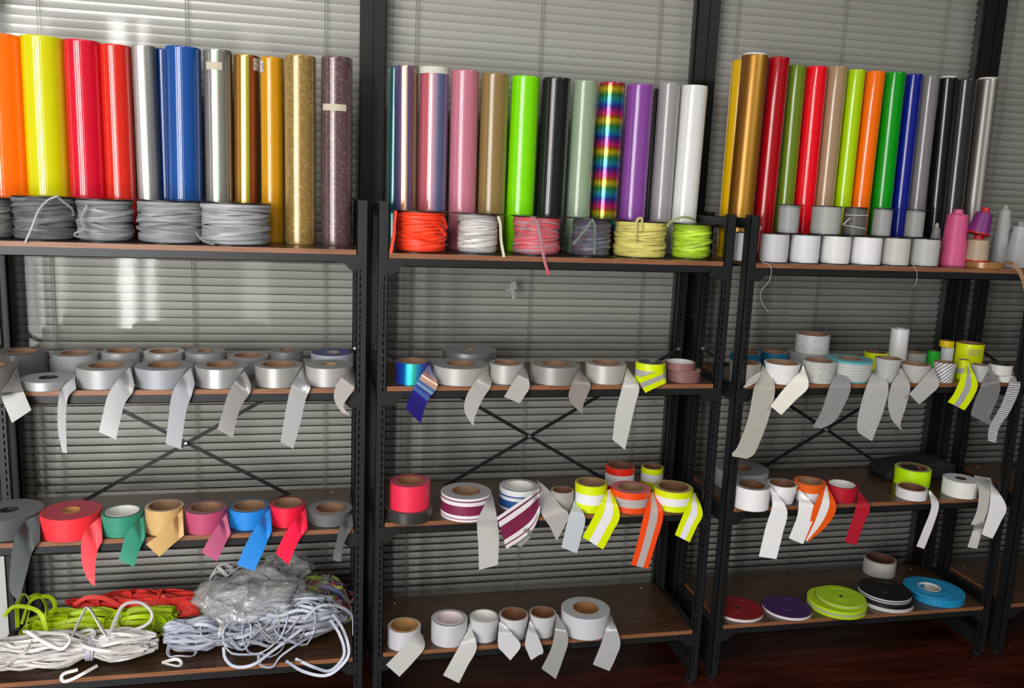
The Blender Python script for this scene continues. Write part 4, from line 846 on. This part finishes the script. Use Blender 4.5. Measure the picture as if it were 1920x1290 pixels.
cord_spool('narrow grey cord spool between the dark one and the wide pair', 0, 198, 152, 244, 374, 454, GREYC, .10, .068, 3, tails=[dict(p=[(163, 385, .03), (152, 410, .03), (158, 430, .025), (142, 436, .02), (141, 443, .02), (165, 446, .02)], w=.005)])
cord_spool('wide grey cord spool, second from the end of its row', 0, 321, 265, 377, 377, 457, GREYC, .10, None, 4, tails=[dict(p=[(368, 436, .02), (374, 446, .012), (388, 455, .01), (402, 459, .012)], w=.004)])
cord_spool('widest grey cord spool, at the end of its row', 0, 441, 382, 502, 381, 459, cord_mat('light_grey_cord', 'a3a6a8', '7c7f82'), .10, None, 5)
q2 = lambda x, y, Y: (680+x/2.743, 90+y/2.743, Y)
cord_spool('neon orange-red cord spool with a strip hanging beside the post', 1, 787, 743, 834, 396, 475, cord_mat('orange_red_cord', 'ff4a24', 'e83010'), .10, .072, 6, w=.008, tails=[dict(p=[q2(170, 838, .03), q2(163, 900, .02), q2(160, 960, .012), q2(143, 1060, 0)], w=.009, t=.002, up=(1, 0, 0)), dict(p=[q2(370, 905, .05), q2(405, 935, .03), q2(428, 965, .028)], w=.009), dict(p=[q2(380, 870, .05), q2(412, 872, .03), q2(434, 925, .028)], w=.009)])
cord_spool('white cord spool with a cream strip hanging at its side', 1, 898, 861, 930, 401, 478, cord_mat('white_cord', 'd6d4d2', 'a8a6a4'), .10, .072, 7, tails=[dict(p=[q2(697, 866, .03), q2(708, 910, .02), q2(712, 990, .012), q2(727, 1076, -.004)], w=.008, t=.002, mat=cord_mat('cream_strip', 'd8d4c0', 'c4c0a8'))])
PK = cord_mat('pink_cord', 'd8505c', 'a09098')
cord_spool('coral pink cord spool with a long end hanging below the board', 1, 1005, 964, 1047, 406, 482, PK, .10, .072, 8, tails=[dict(p=[q2(870, 870, .03), q2(895, 890, .01), q2(915, 980, 0), q2(935, 1090, -.01), q2(957, 1168, -.016)], w=.010, t=.003), dict(p=[q2(810, 940, .03), q2(850, 905, .022), q2(905, 885, .02)], w=.006)])
cord_spool('slate grey multicoloured cord spool with crossing loose ends', 1, 1108, 1075, 1141, 410, 485, cord_mat('slate_cord', '666a7c', '5a4c4c'), .10, .072, 9, tails=[dict(p=[q2(1180, 880, .02), q2(1195, 930, .018), q2(1190, 1060, .02)], w=.006, mat=cord_mat('sage_cord', '8a9a8c', '5c6c60')), dict(p=[q2(1175, 890, .025), q2(1140, 940, .015), q2(1083, 1010, .03)], w=.006, mat=cord_mat('sage_cord', '8a9a8c', '5c6c60'))])
YL = cord_mat('pale_yellow_cord', 'e2d878', 'b8ae60')
cord_spool('pale yellow cord spool with a loop standing over its flange', 1, 1198, 1152, 1246, 415, 488, YL, .10, None, 10, w=.008, tails=[dict(p=[q2(1400, 1000, .02), q2(1408, 900, .018), q2(1420, 876, .03), q2(1436, 880, .03), q2(1434, 940, .018)], w=.007)])
cord_spool('neon lime cord spool with a pale loop across its top', 1, 1298, 1263, 1329, 420, 491, cord_mat('lime_cord', 'c4e83c', '8cb028'), .10, .072, 11, tails=[dict(p=[q2(1565, 920, .03), q2(1590, 890, .03), q2(1650, 870, .03), q2(1700, 880, .04), q2(1715, 900, .06)], w=.007, mat=cord_mat('pale_olive_cord', 'a8b478', '88945c'))])

# ------------------------------------------------------------------ thread spools and cones on rack 3
def thread_mat(c, scale=900):
    key = ('thread', c)
    if key in CACHE: return CACHE[key]
    m, nt, b = newmat('wound_thread'); tc = N(nt, 'ShaderNodeTexCoord'); mp = N(nt, 'ShaderNodeMapping'); mp.inputs['Rotation'].default_value = (.06, 0, 0); nt.links.new(tc.outputs['Object'], mp.inputs[0])
    wv = N(nt, 'ShaderNodeTexWave'); wv.bands_direction = 'Z'; wv.inputs['Scale'].default_value = 190; wv.inputs['Distortion'].default_value = 3; wv.inputs['Detail Scale'].default_value = .6; nt.links.new(mp.outputs[0], wv.inputs['Vector'])
    cc = srgb(c); mx = N(nt, 'ShaderNodeMix', data_type='RGBA'); mx.inputs[6].default_value = tuple(x*.8 for x in cc[:3])+(1,); mx.inputs[7].default_value = cc; nt.links.new(wv.outputs['Fac'], mx.inputs[0]); nt.links.new(mx.outputs[2], b.inputs['Base Color'])
    b.inputs['Roughness'].default_value = .4; bp = N(nt, 'ShaderNodeBump'); bp.inputs['Strength'].default_value = .3; bp.inputs['Distance'].default_value = .0006; nt.links.new(wv.outputs['Fac'], bp.inputs['Height']); nt.links.new(bp.outputs[0], b.inputs['Normal'])
    CACHE[key] = m; return m
ZA3 = ztop(2, 'A')
def thread_spool(label, xl, xr, yt, yb, col, Y, z0, fr=1.12, extra=None, htop=None, fru=None):
    dist = float((at_y((xl+xr)/2, (yt+yb)/2, Y)-CP)@_F); R = (xr-xl)/2/FPX*dist; cx = at_y((xl+xr)/2, (yt+yb)/2, Y)[0]
    z1 = at_y((xl+xr)/2, yt, Y-R)[2]; h = htop or (z1-z0); F_ = R*fr
    t = thing('thread_spool', label, 'spool', (cx, Y, z0), 'flanged thread spools on the third rack'); d = .0018
    for zz, nm in ((z0, 'bottom_flange'), (z0+h-d, 'top_flange')):
        mb = MB(); mb.lathe([(.008, 0), (F_-.0005, 0), (F_, .0006), (F_, d-.0004), (F_-.0005, d), (.008, d)], (cx, Y, zz), seg=40); mb.build(nm, DISC, t, ang=30)
    mb = MB(); prof = [(.009, d)]+[(R*(1-.03*math.sin(k*2.1+cx*9)*.3-(.02 if k in (0, 8) else 0)), d+.0005+(h-2*d-.001)*k/8) for k in range(9)]+[(.009, h-d)]
    mb.lathe(prof, (cx, Y, z0), seg=40); mb.build('wound_thread', thread_mat(col), t, ang=60)
    if extra: extra(t, cx, Y, z0, R, h)
    return z0+h
tops = []
def loose_thread(pts, mat, w=.0012):
    def f(t, *a):
        mb = MB(); P = resample([(p[0], p[1]) for p in pts], 24); ys = np.interp(np.linspace(0, 1, 24), np.linspace(0, 1, len(pts)), [p[2] for p in pts])
        mb.tube([at_y(x, y, yy) for (x, y), yy in zip(P, ys)], w, seg=5); mb.build('loose_thread', mat, t)
    return f
WTH = plain('white_thread', 'c8c8c4', .6)
for lab, a, b_, y0_, y1_, c, ex in [
    ('bluish white thread spool seen in the gap between two posts', 1376, 1402, 428, 485, 'dfe4ee', None),
    ('pale grey thread spool just beyond the front post', 1426, 1478, 431, 491, 'd0d2d4', loose_thread([(1428, 490, .0), (1445, 500, -.008), (1443, 525, -.012), (1426, 548, -.012), (1430, 570, -.012), (1442, 586, -.012)], WTH)),
    ('bluish white thread spool, second in the bottom layer from the post', 1482, 1536, 433, 493, 'e4e8ee', None),
    ('pure white thread spool in the middle of the bottom layer', 1540, 1593, 435, 495, 'f0efef', None),
    ('brightest white thread spool in the bottom layer', 1596, 1651, 439, 497, 'f6f6fa', None),
    ('warm grey thread spool in the bottom layer beside the brightest one', 1654, 1704, 442, 498, 'd0d0ca', None),
    ('grey thread spool at the end of the bottom layer by the pink cone', 1708, 1759, 443, 499, 'c4c4c2', loose_thread([(1712, 497, 0), (1719, 510, -.01), (1718, 530, -.012), (1712, 538, -.012)], WTH))]:
    tops.append(thread_spool(lab, a, b_, y0_, y1_, c, .068, ZA3, 1.04, ex, htop=.081))
zt2 = max(tops)
def white_wraps(t, cx, Y, z0, R, h):
    mb = MB()
    for zz, tilt in ((.72, .02), (.28, -.16)):
        mb.tube([(cx+math.cos(a)*(R+.0016), Y+math.sin(a)*(R+.0016), z0+h*zz+math.cos(a)*tilt*R) for a in [2*math.pi*i/32 for i in range(33)]], .003, seg=5)
    P = [at_y(x, y, Y-R-.004) for x, y in ((1581, 421), (1588, 414), (1595, 409))]
    mb.tube(P, .0035, seg=5); mb.build('white_cord_wrap', WTH, t)
for lab, a, b_, y0_, c, fr, ex in [
    ('silvery thread spool in the upper layer nearest the dark red film', 1461, 1499, 368, 'a6a8aa', 1.4, None),
    ('wide pale grey thread spool in the upper layer', 1523, 1577, 370, 'aeb0ac', 1.1, None),
    ('dark metallic thread spool with white cord wrapped round it', 1583, 1625, 374, '5f5d5a', 1.25, white_wraps),
    ('silver thread spool in the upper layer below the green film', 1638, 1672, 378, 'a4a4a6', 1.35, None),
    ('grey thread spool in the upper layer below the grey film', 1700, 1733, 382, 'a0a2a0', 1.4, None)]:
    thread_spool(lab, a, b_, y0_, None or 430, c, .088, zt2+.0004, fr, ex, htop=.081)
def cone(label, col, xl, xr, yt, yb, Y, taper, z0=None, tilt=0, basec=None, tipc=None, group=None, name='thread_cone'):
    dist = float((at_y((xl+xr)/2, (yt+yb)/2, Y)-CP)@_F); R = (xr-xl)/2/FPX*dist; cx = at_y((xl+xr)/2, yb, Y)[0]; z0 = ZA3 if z0 is None else z0
    h = at_y((xl+xr)/2, yt, Y)[2]-z0; t = thing(name, label, 'thread', (cx, Y, z0), 'thread cones at the end of the third rack'); A = (math.sin(tilt), 0, math.cos(tilt)); r1 = R*taper
    mb = MB(); prof = [(0.004, .004)]+[(R+(r1-R)*k/8+.0006*math.sin(k*2.3), .004+(h-.02)*k/8) for k in range(9)]+[(r1*.6, h-.013), (.004, h-.012)]
    mb.lathe(prof, (cx, Y, z0), A, 36); mb.build('wound_thread', thread_mat(col), t, ang=50)
    mb = MB(); mb.lathe([(0, 0), (R*1.03, 0), (R*1.04, .002), (R*1.02, .004), (0, .004)], (cx, Y, z0), A, 32, closed=False); mb.build('cone_base', plain('cone_plastic', basec or 'b8b8b4', .4), t)
    mb = MB(); mb.lathe([(r1*.55, h-.014), (r1*.45, h), (r1*.3, h), (r1*.35, h-.014)], (cx, Y, z0), A, 24); mb.build('cone_tip', plain('cone_plastic', tipc or basec or 'b8b8b4', .4), t)
    return z0+h
cone('small grey thread cone behind the end of the white spools', '9fa09e', 1733, 1761, 418, 500, .15, .5)
cone('tall hot pink thread cone', 'd8588c', 1759.7, 1807, 392, 500, .09, .78, basec='a04060', tipc='c05080')
# flat brown ribbon coil lying at the board front with its end hanging
zb3 = ZA3
c0 = at_y(1845, 500, .055); t = thing('ribbon_coil', 'flat tan satin ribbon coil under the cream thread cone, its end hanging over the edge', 'ribbon', (c0[0], .062, ZA3))
TAN = plain('tan_satin', '9a7040', .3, .1, .3)
Rc = .058; hc = .0185
mb = MB(); mb.lathe([(.03, 0), (Rc-.0008, 0), (Rc, .0008), (Rc, hc-.0008), (Rc-.0008, hc), (Rc*.8, hc), (Rc*.79, hc-.001), (.03, hc)], (c0[0], .062, ZA3), seg=56); mb.build('wound_ribbon', TAN, t, ang=30)
mb = MB(); P = []
for (x, y), yy in zip([(1884, 489), (1896, 493), (1908, 505), (1917, 525), (1924, 560), (1928, 600)], [.03, .0, -.012, -.02, -.024, -.026]): P.append(at_y(x+3, y+2, yy))
mb.tube(P, .0165, .0008, seg=4, up=(0, -.3, 1)); mb.build('ribbon_end', plain('tan_satin_back', 'a07c5c', .4), t)
ztr = ZA3+hc
zt = cone('cream thread cone under the purple one', 'b8a48c', 1810, 1850, 440, 487, .055, .92, z0=ztr+.0005, basec='b02024')
cone('purple thread cone leaning on the cream one, red base and tip', '7c2c78', 1812, 1852, 388, 446, .055, .72, z0=zt+.001, tilt=.22, basec='c01c24', tipc='c01c24')
cone('tall slim white thread cone behind the tan coil', 'b4b4b4', 1854, 1888, 384, 492, .16, .62, basec='c8c8c8', tipc='9c9890')
cone('broad white thread cone at the photo edge', 'bcbec0', 1881, 1924, 415, 505, .12, .55, basec='c8c8c8', tipc='8c8c8c')

# ------------------------------------------------------------------ cord hanks, bag on the bottom board of rack 1
ZD = ztop(0, 'D')
def hank(label, mats, x0, x1, yc, ry, z0, rz, n, w, t, seed, tie=None, tiem=None, arcs=(), slope=0, group=None, arcmat=None, loose=7):
    rnd = random.Random(seed); cx = (x0+x1)/2; th = thing('cord_hank', label, 'cord', (cx, yc, z0), 'cord hanks heaped on the bottom board'); L = (x1-x0)/2
    for mi_, mat in enumerate(mats):
        mb = MB()
        for k in range(n//len(mats)):
            def off():
                a = rnd.random()*2*math.pi; r = math.sqrt(rnd.random()); return math.cos(a)*r, math.sin(a)*r
            (a1, b1), (a2, b2) = off(), off(); e1, e2 = rnd.uniform(.78, 1.0), rnd.uniform(.78, 1.0); pts = []; m_ = 26; ph = rnd.random()*6
            for i in range(2*m_):
                s = i/m_; back_ = s >= 1; s_ = s if not back_ else 2-s
                x = -e1+(e1+e2)*(.5-.5*math.cos(math.pi*s_)); fx = x
                mix = .5-.5*math.cos(math.pi*(s if s < 1 else 2-s)); f = (s if not back_ else 1)
                wgt = .5+.5*math.cos(math.pi*s)       # goes 1 -> -1 -> 1
                ya = (a1*(1+math.cos(math.pi*(s-.5)))/2+a2*(1+math.cos(math.pi*(s-1.5)))/2); za = (b1*(1+math.cos(math.pi*(s-.5)))/2+b2*(1+math.cos(math.pi*(s-1.5)))/2)
                p = 1.0
                if tie is not None: p = 1-.55*math.exp(-((x-tie)/.14)**2)
                env = p*(1-.35*abs(x)**3)
                yy = yc+ry*ya*env+.006*math.sin(x*7+ph); zz = z0+rz+w*.3+rz*za*env*.95+.004*math.sin(x*9+ph*2)
                zz = max(zz, z0+t)
                pts.append((cx+L*x, yy+slope*x, zz))
            mb.tube(pts, w, t, seg=4, up=(0, rnd.uniform(-1, 1), 1), closed=True)
        if mi_ == 0:
            for arc in arcs:
                P = resample([(p[0], p[1]) for p in arc], 26); ys = np.interp(np.linspace(0, 1, 26), np.linspace(0, 1, len(arc)), [p[2] for p in arc])
                mb.tube([at_y(x, y, yy) for (x, y), yy in zip(P, ys)], w*.9, t*1.6, seg=4, up=(0, .6, 1))
        for k in range(loose):
            lx = cx+L*rnd.uniform(-.8, .8); rl = rnd.uniform(.03, .09); yaw = rnd.uniform(-.8, .8); hh_ = rnd.uniform(.4, 1.15)*rz; yo = rnd.uniform(-.9, .3)*ry; P = []
            for i in range(24):
                a = 2*math.pi*i/24; dx = math.cos(a)*rl; dy = math.sin(a)*min(rl, ry)*.7
                zc_ = z0+rz*(1.0+.85*math.sqrt(max(0, 1-min(1, abs((lx+dx-cx)/L))**2)))*.95+hh_*.25*math.sin(a*2+k)+.004
                back_ = abs((yo+dy)/ry); zc_ -= rz*.9*min(1.2, back_)**2*.8
                P.append((lx+dx*math.cos(yaw)-dy*math.sin(yaw)*.4, yc+yo+dy+dx*math.sin(yaw)*.3, max(z0+t, zc_)))
            mb.tube(P, w, t*1.5, seg=4, up=(0, rnd.uniform(-1, 1), 1), closed=True)
        mb.build('coiled_cord', mat, th, ang=50)
    if tie is not None:
        mb = MB(); xt = cx+L*tie
        for d_ in (-.006, 0, .007):
            mb.tube([(xt+d_+.004*math.sin(a), yc+math.cos(a)*ry*.62, max(z0+.001, z0+rz+math.sin(a)*rz*.72)) for a in [2*math.pi*i/20 for i in range(21)]], .008, .002, seg=4, up=(1, 0, 0))
        mb.build('tie_strip', tiem, th)
    return th
a_ = lambda pts, s=2.743: [(x/s, 900+y/s, Y) for x, y, Y in pts]
LIME = cord_mat('lime_cord_flat', 'b8d400', '8ca800'); REDC = cord_mat('red_cord_flat', 'f2443a', 'c42418'); WHC = cord_mat('white_cord_flat', 'dedcda', 'b4b0ae'); ICE = cord_mat('ice_cord_flat', 'c0c6d4', '8c92a4'); GRC = cord_mat('grey_cord_flat', 'a0a4ac', '60646c')
hank('neon yellow-green cord hank behind the white one', [LIME], .04, .43, .185, .06, ZD, .042, 36, .016, .0022, 21, tie=.2, tiem=plain('clear_wrap', 'b8c0a0', .3),
     arcs=[a_([(90, 760, .17), (90, 640, .19), (125, 585, .19), (155, 640, .18), (130, 760, .15)]), a_([(110, 740, .16), (160, 620, .17), (250, 600, .18), (283, 650, .17), (240, 720, .15)]), a_([(20, 700, .15), (80, 650, .15), (200, 680, .13), (245, 800, .11)]), a_([(240, 720, .17), (236, 640, .18), (200, 590, .18), (150, 600, .18)])])
hank('red cord hank lying behind the yellow-green one', [REDC], .12, .52, .255, .04, ZD, .05, 34, .018, .0022, 22, arcs=[a_([(670, 640, .25), (700, 590, .25), (740, 572, .25), (770, 600, .25), (740, 640, .24)]), a_([(380, 640, .22), (450, 605, .22), (540, 610, .22), (620, 650, .22)])])
hank('off-white cord hank tied in the middle at the board front', [WHC], -.05, .398, .07, .055, ZD, .040, 46, .012, .0030, 23, tie=.28, tiem=plain('lilac_tie', 'b4b0c0', .4),
     arcs=[a_([(140, 780, .06), (220, 830, .03), (320, 870, .02), (350, 800, .05), (120, 780, .09)]), a_([(560, 810, .06), (600, 700, .09), (640, 640, .11), (720, 630, .12), (780, 680, .12), (760, 740, .10), (640, 790, .08)]), a_([(340, 870, .04), (430, 680, .10), (460, 660, .11), (520, 760, .09), (570, 830, .05)]),
           a_([(500, 955, .02), (380, 1020, -.01), (325, 1035, -.012), (322, 1000, -.01), (400, 975, .0)]), a_([(835, 940, .03), (900, 922, .01), (930, 935, .005), (920, 958, .005), (850, 945, .01)])])
hank('ice blue-white cord hank in front of the plastic bag', [ICE], .40, .68, .10, .06, ZD, .042, 38, .012, .0028, 24, tie=.1, tiem=WHC)
hank('loose ice-white cord hank with long loops drooping over the edge', [ICE, GRC], .60, .875, .12, .075, ZD, .062, 48, .012, .0028, 25,
     arcs=[a_([(1150, 860, .03), (1160, 920, .0), (1210, 960, -.012), (1300, 950, -.01), (1400, 880, .02), (1560, 760, .05)]), a_([(1470, 930, .0), (1560, 985, -.015), (1680, 1005, -.02), (1770, 940, -.018), (1795, 870, -.01), (1760, 760, .02), (1710, 690, .05)]),
           a_([(1520, 920, .01), (1620, 965, -.012), (1700, 980, -.018), (1770, 900, -.01), (1750, 800, .0), (1700, 720, .04)]), a_([(1560, 720, .05), (1640, 650, .08), (1740, 650, .10), (1810, 700, .12), (1820, 800, .10)]), a_([(1330, 900, .01), (1340, 950, -.008), (1400, 960, -.01), (1450, 900, 0), (1600, 800, .03)])])
hank('multicoloured cord bundle in clear wrap beside the post', [cord_mat('mixed_red', 'b8404c', '60486c'), cord_mat('mixed_blue', '6874a0', 'a08c94'), cord_mat('mixed_lime', 'a8b850', '787c58')], .70, .885, .25, .045, ZD, .062, 36, .015, .0022, 26)
hank('grey-white cord bundle standing up behind the plastic bag', [GRC, WHC], .50, .63, .255, .05, ZD, .085, 36, .014, .0024, 27, arcs=[a_([(1030, 720, .22), (1030, 620, .22), (1075, 570, .22), (1100, 510, .23), (1160, 505, .23)])])
def bag():
    m = bpy.data.materials.new('clear_polythene'); m.use_nodes = True; nt = m.node_tree; nt.nodes.clear()
    out = N(nt, 'ShaderNodeOutputMaterial'); tr = N(nt, 'ShaderNodeBsdfTransparent'); gl = N(nt, 'ShaderNodeBsdfGlossy'); gl.inputs['Roughness'].default_value = .16; df = N(nt, 'ShaderNodeBsdfTranslucent'); d2 = N(nt, 'ShaderNodeBsdfDiffuse'); d2.inputs[0].default_value = (.8, .8, .8, 1)
    m1 = N(nt, 'ShaderNodeMixShader'); m1.inputs[0].default_value = .24; m2 = N(nt, 'ShaderNodeMixShader'); fr = N(nt, 'ShaderNodeLayerWeight'); fr.inputs[0].default_value = .32
    tc = N(nt, 'ShaderNodeTexCoord'); ns = N(nt, 'ShaderNodeTexNoise'); ns.inputs['Scale'].default_value = 13; ns.inputs['Detail'].default_value = 1; ns.inputs['Distortion'].default_value = 2.0; nt.links.new(tc.outputs['Object'], ns.inputs['Vector'])
    bp = N(nt, 'ShaderNodeBump'); bp.inputs['Strength'].default_value = 1; bp.inputs['Distance'].default_value = .012; nt.links.new(ns.outputs['Fac'], bp.inputs['Height']); nt.links.new(bp.outputs[0], gl.inputs['Normal'])
    nt.links.new(tr.outputs[0], m1.inputs[1]); nt.links.new(d2.outputs[0], m1.inputs[2]); nt.links.new(fr.outputs['Facing'], m2.inputs[0]); nt.links.new(m1.outputs[0], m2.inputs[1]); nt.links.new(gl.outputs[0], m2.inputs[2]); nt.links.new(m2.outputs[0], out.inputs[0])
    def blob(label, cx, cy, z0, ax, ay, az, seed):
        mb = MB(); nu, nv = 56, 34; vs = []
        for i in range(nu):
            for j in range(nv+1):
                a = 2*math.pi*i/nu; b = math.pi*j/nv; d = Vector((math.cos(a)*math.sin(b), math.sin(a)*math.sin(b), math.cos(b)))
                q = Vector((d.x*2.2+seed, d.y*2.2, d.z*2.2)); n1 = noise.noise(q); n2 = abs(noise.noise(q*2.7)); n3 = abs(noise.noise(q*6))
                r = 1+.34*n1-.20*n2-.03*n3; z = z0+az*(1+d.z*r); vs.append((cx+ax*d.x*r, cy+ay*d.y*r, max(z, z0+.001)))
        mb.add(vs, [(i*(nv+1)+j, ((i+1) % nu)*(nv+1)+j, ((i+1) % nu)*(nv+1)+j+1, i*(nv+1)+j+1) for i in range(nu) for j in range(nv)])
        o = mb.build('plastic_bag', m, None, loc=(cx, cy, z0), ang=180); tag(o, label, 'bag', 'clear plastic bags'); return o
    c = at_y(478, 1165, .10); blob('crumpled clear plastic bag sprawled over the ice-white hanks', c[0]-.01, .15, ZD+.035, .155, .09, .078, 1.3)
    c = at_y(535, 1095, .2); blob('small clear plastic bag puffed up behind the crumpled one', c[0], .25, ZD+.11, .075, .05, .042, 4.7)
bag()
# black soft case on rack 3 board C
zc = ztop(2, 'C'); mb = MB(); x0, x1 = 2.60, 2.855
poly = [(x0, zc+.0005), (x1, zc+.0005), (x1, zc+.05), (x1-.06, zc+.062), (x0+.03, zc+.045), (x0, zc+.028)]
mb.prism(poly, .175, .29); o = mb.build('soft_case', plain('black_fabric', '0d0e10', .8, 0, 0, .3, 500), None, loc=(x0, .175, zc), smooth=False)
bv = o.modifiers.new('soft', 'BEVEL'); bv.width = .012; bv.segments = 3
tag(o, 'low black case lying behind the neon lime roll', 'case')
# white board leaning outside the rack, by the floor
mb = MB(); c = at_y(2, 1080, .30); mb.box((c[0]-.06, .318, .02), (c[0]+.004, .328, .50)); o = mb.build('white_panel', plain('white_laminate', 'c0c2c0', .4), None, loc=(c[0], .32, .02), smooth=False); tag(o, 'white panel edge beside the large dark grey tail at the photo edge', 'panel')
mb = MB(); hx = at_y(1298, 520, MY)[0]; z1 = at_y(1298, 512, MY)[2]; z0 = at_y(1292, 590, MY)[2]
t = thing('window_handle', 'black handle with two screws on the window frame behind the middle rack', 'handle', (1.965, MY-.001, z0-.02))
mb.prism([(1.953, z0-.02), (1.975, z0-.02), (1.975, z1+.02), (1.953, z1+.02)], MY-.014, MY); mb.prism([(1.957, z0+.01), (1.973, z0+.01), (1.973, z1-.01), (1.957, z1-.01)], MY-.034, MY-.014); mb.build('handle_body', BLACK, t, smooth=False)
for z in (z0, z1):
    mb = MB(); mb.lathe([(0, 0), (.005, 0), (.004, .003), (0, .0035)], (1.961, MY-.014, z), (0, -1, 0), seg=12, closed=False); mb.build('handle_screw', BOLT, t)
mb = MB(); yg = MY+.0208
for pts in [[(948, 541), (955, 543), (958, 529), (967, 528), (969, 541), (964, 545), (966, 560), (960, 560), (959, 546), (948, 545)]]:
    P = [at_y(x, y, yg) for x, y in pts]; mb.add([(p[0], yg, p[2]) for p in P]+[(p[0], yg+.0006, p[2]) for p in P], [tuple(range(len(P)))]+[(i, (i+1) % len(P), (i+1) % len(P)+len(P), i+len(P)) for i in range(len(P))])
o = mb.build('glue_residue', plain('glue_residue', 'b4b6b0', .7), None, loc=(at_y(960, 545, yg)[0], yg, at_y(960, 545, yg)[2]), smooth=False); tag(o, 'white glue residue on the glass below the white cord spool', 'residue')
for l in LOG: print('LOG', l)
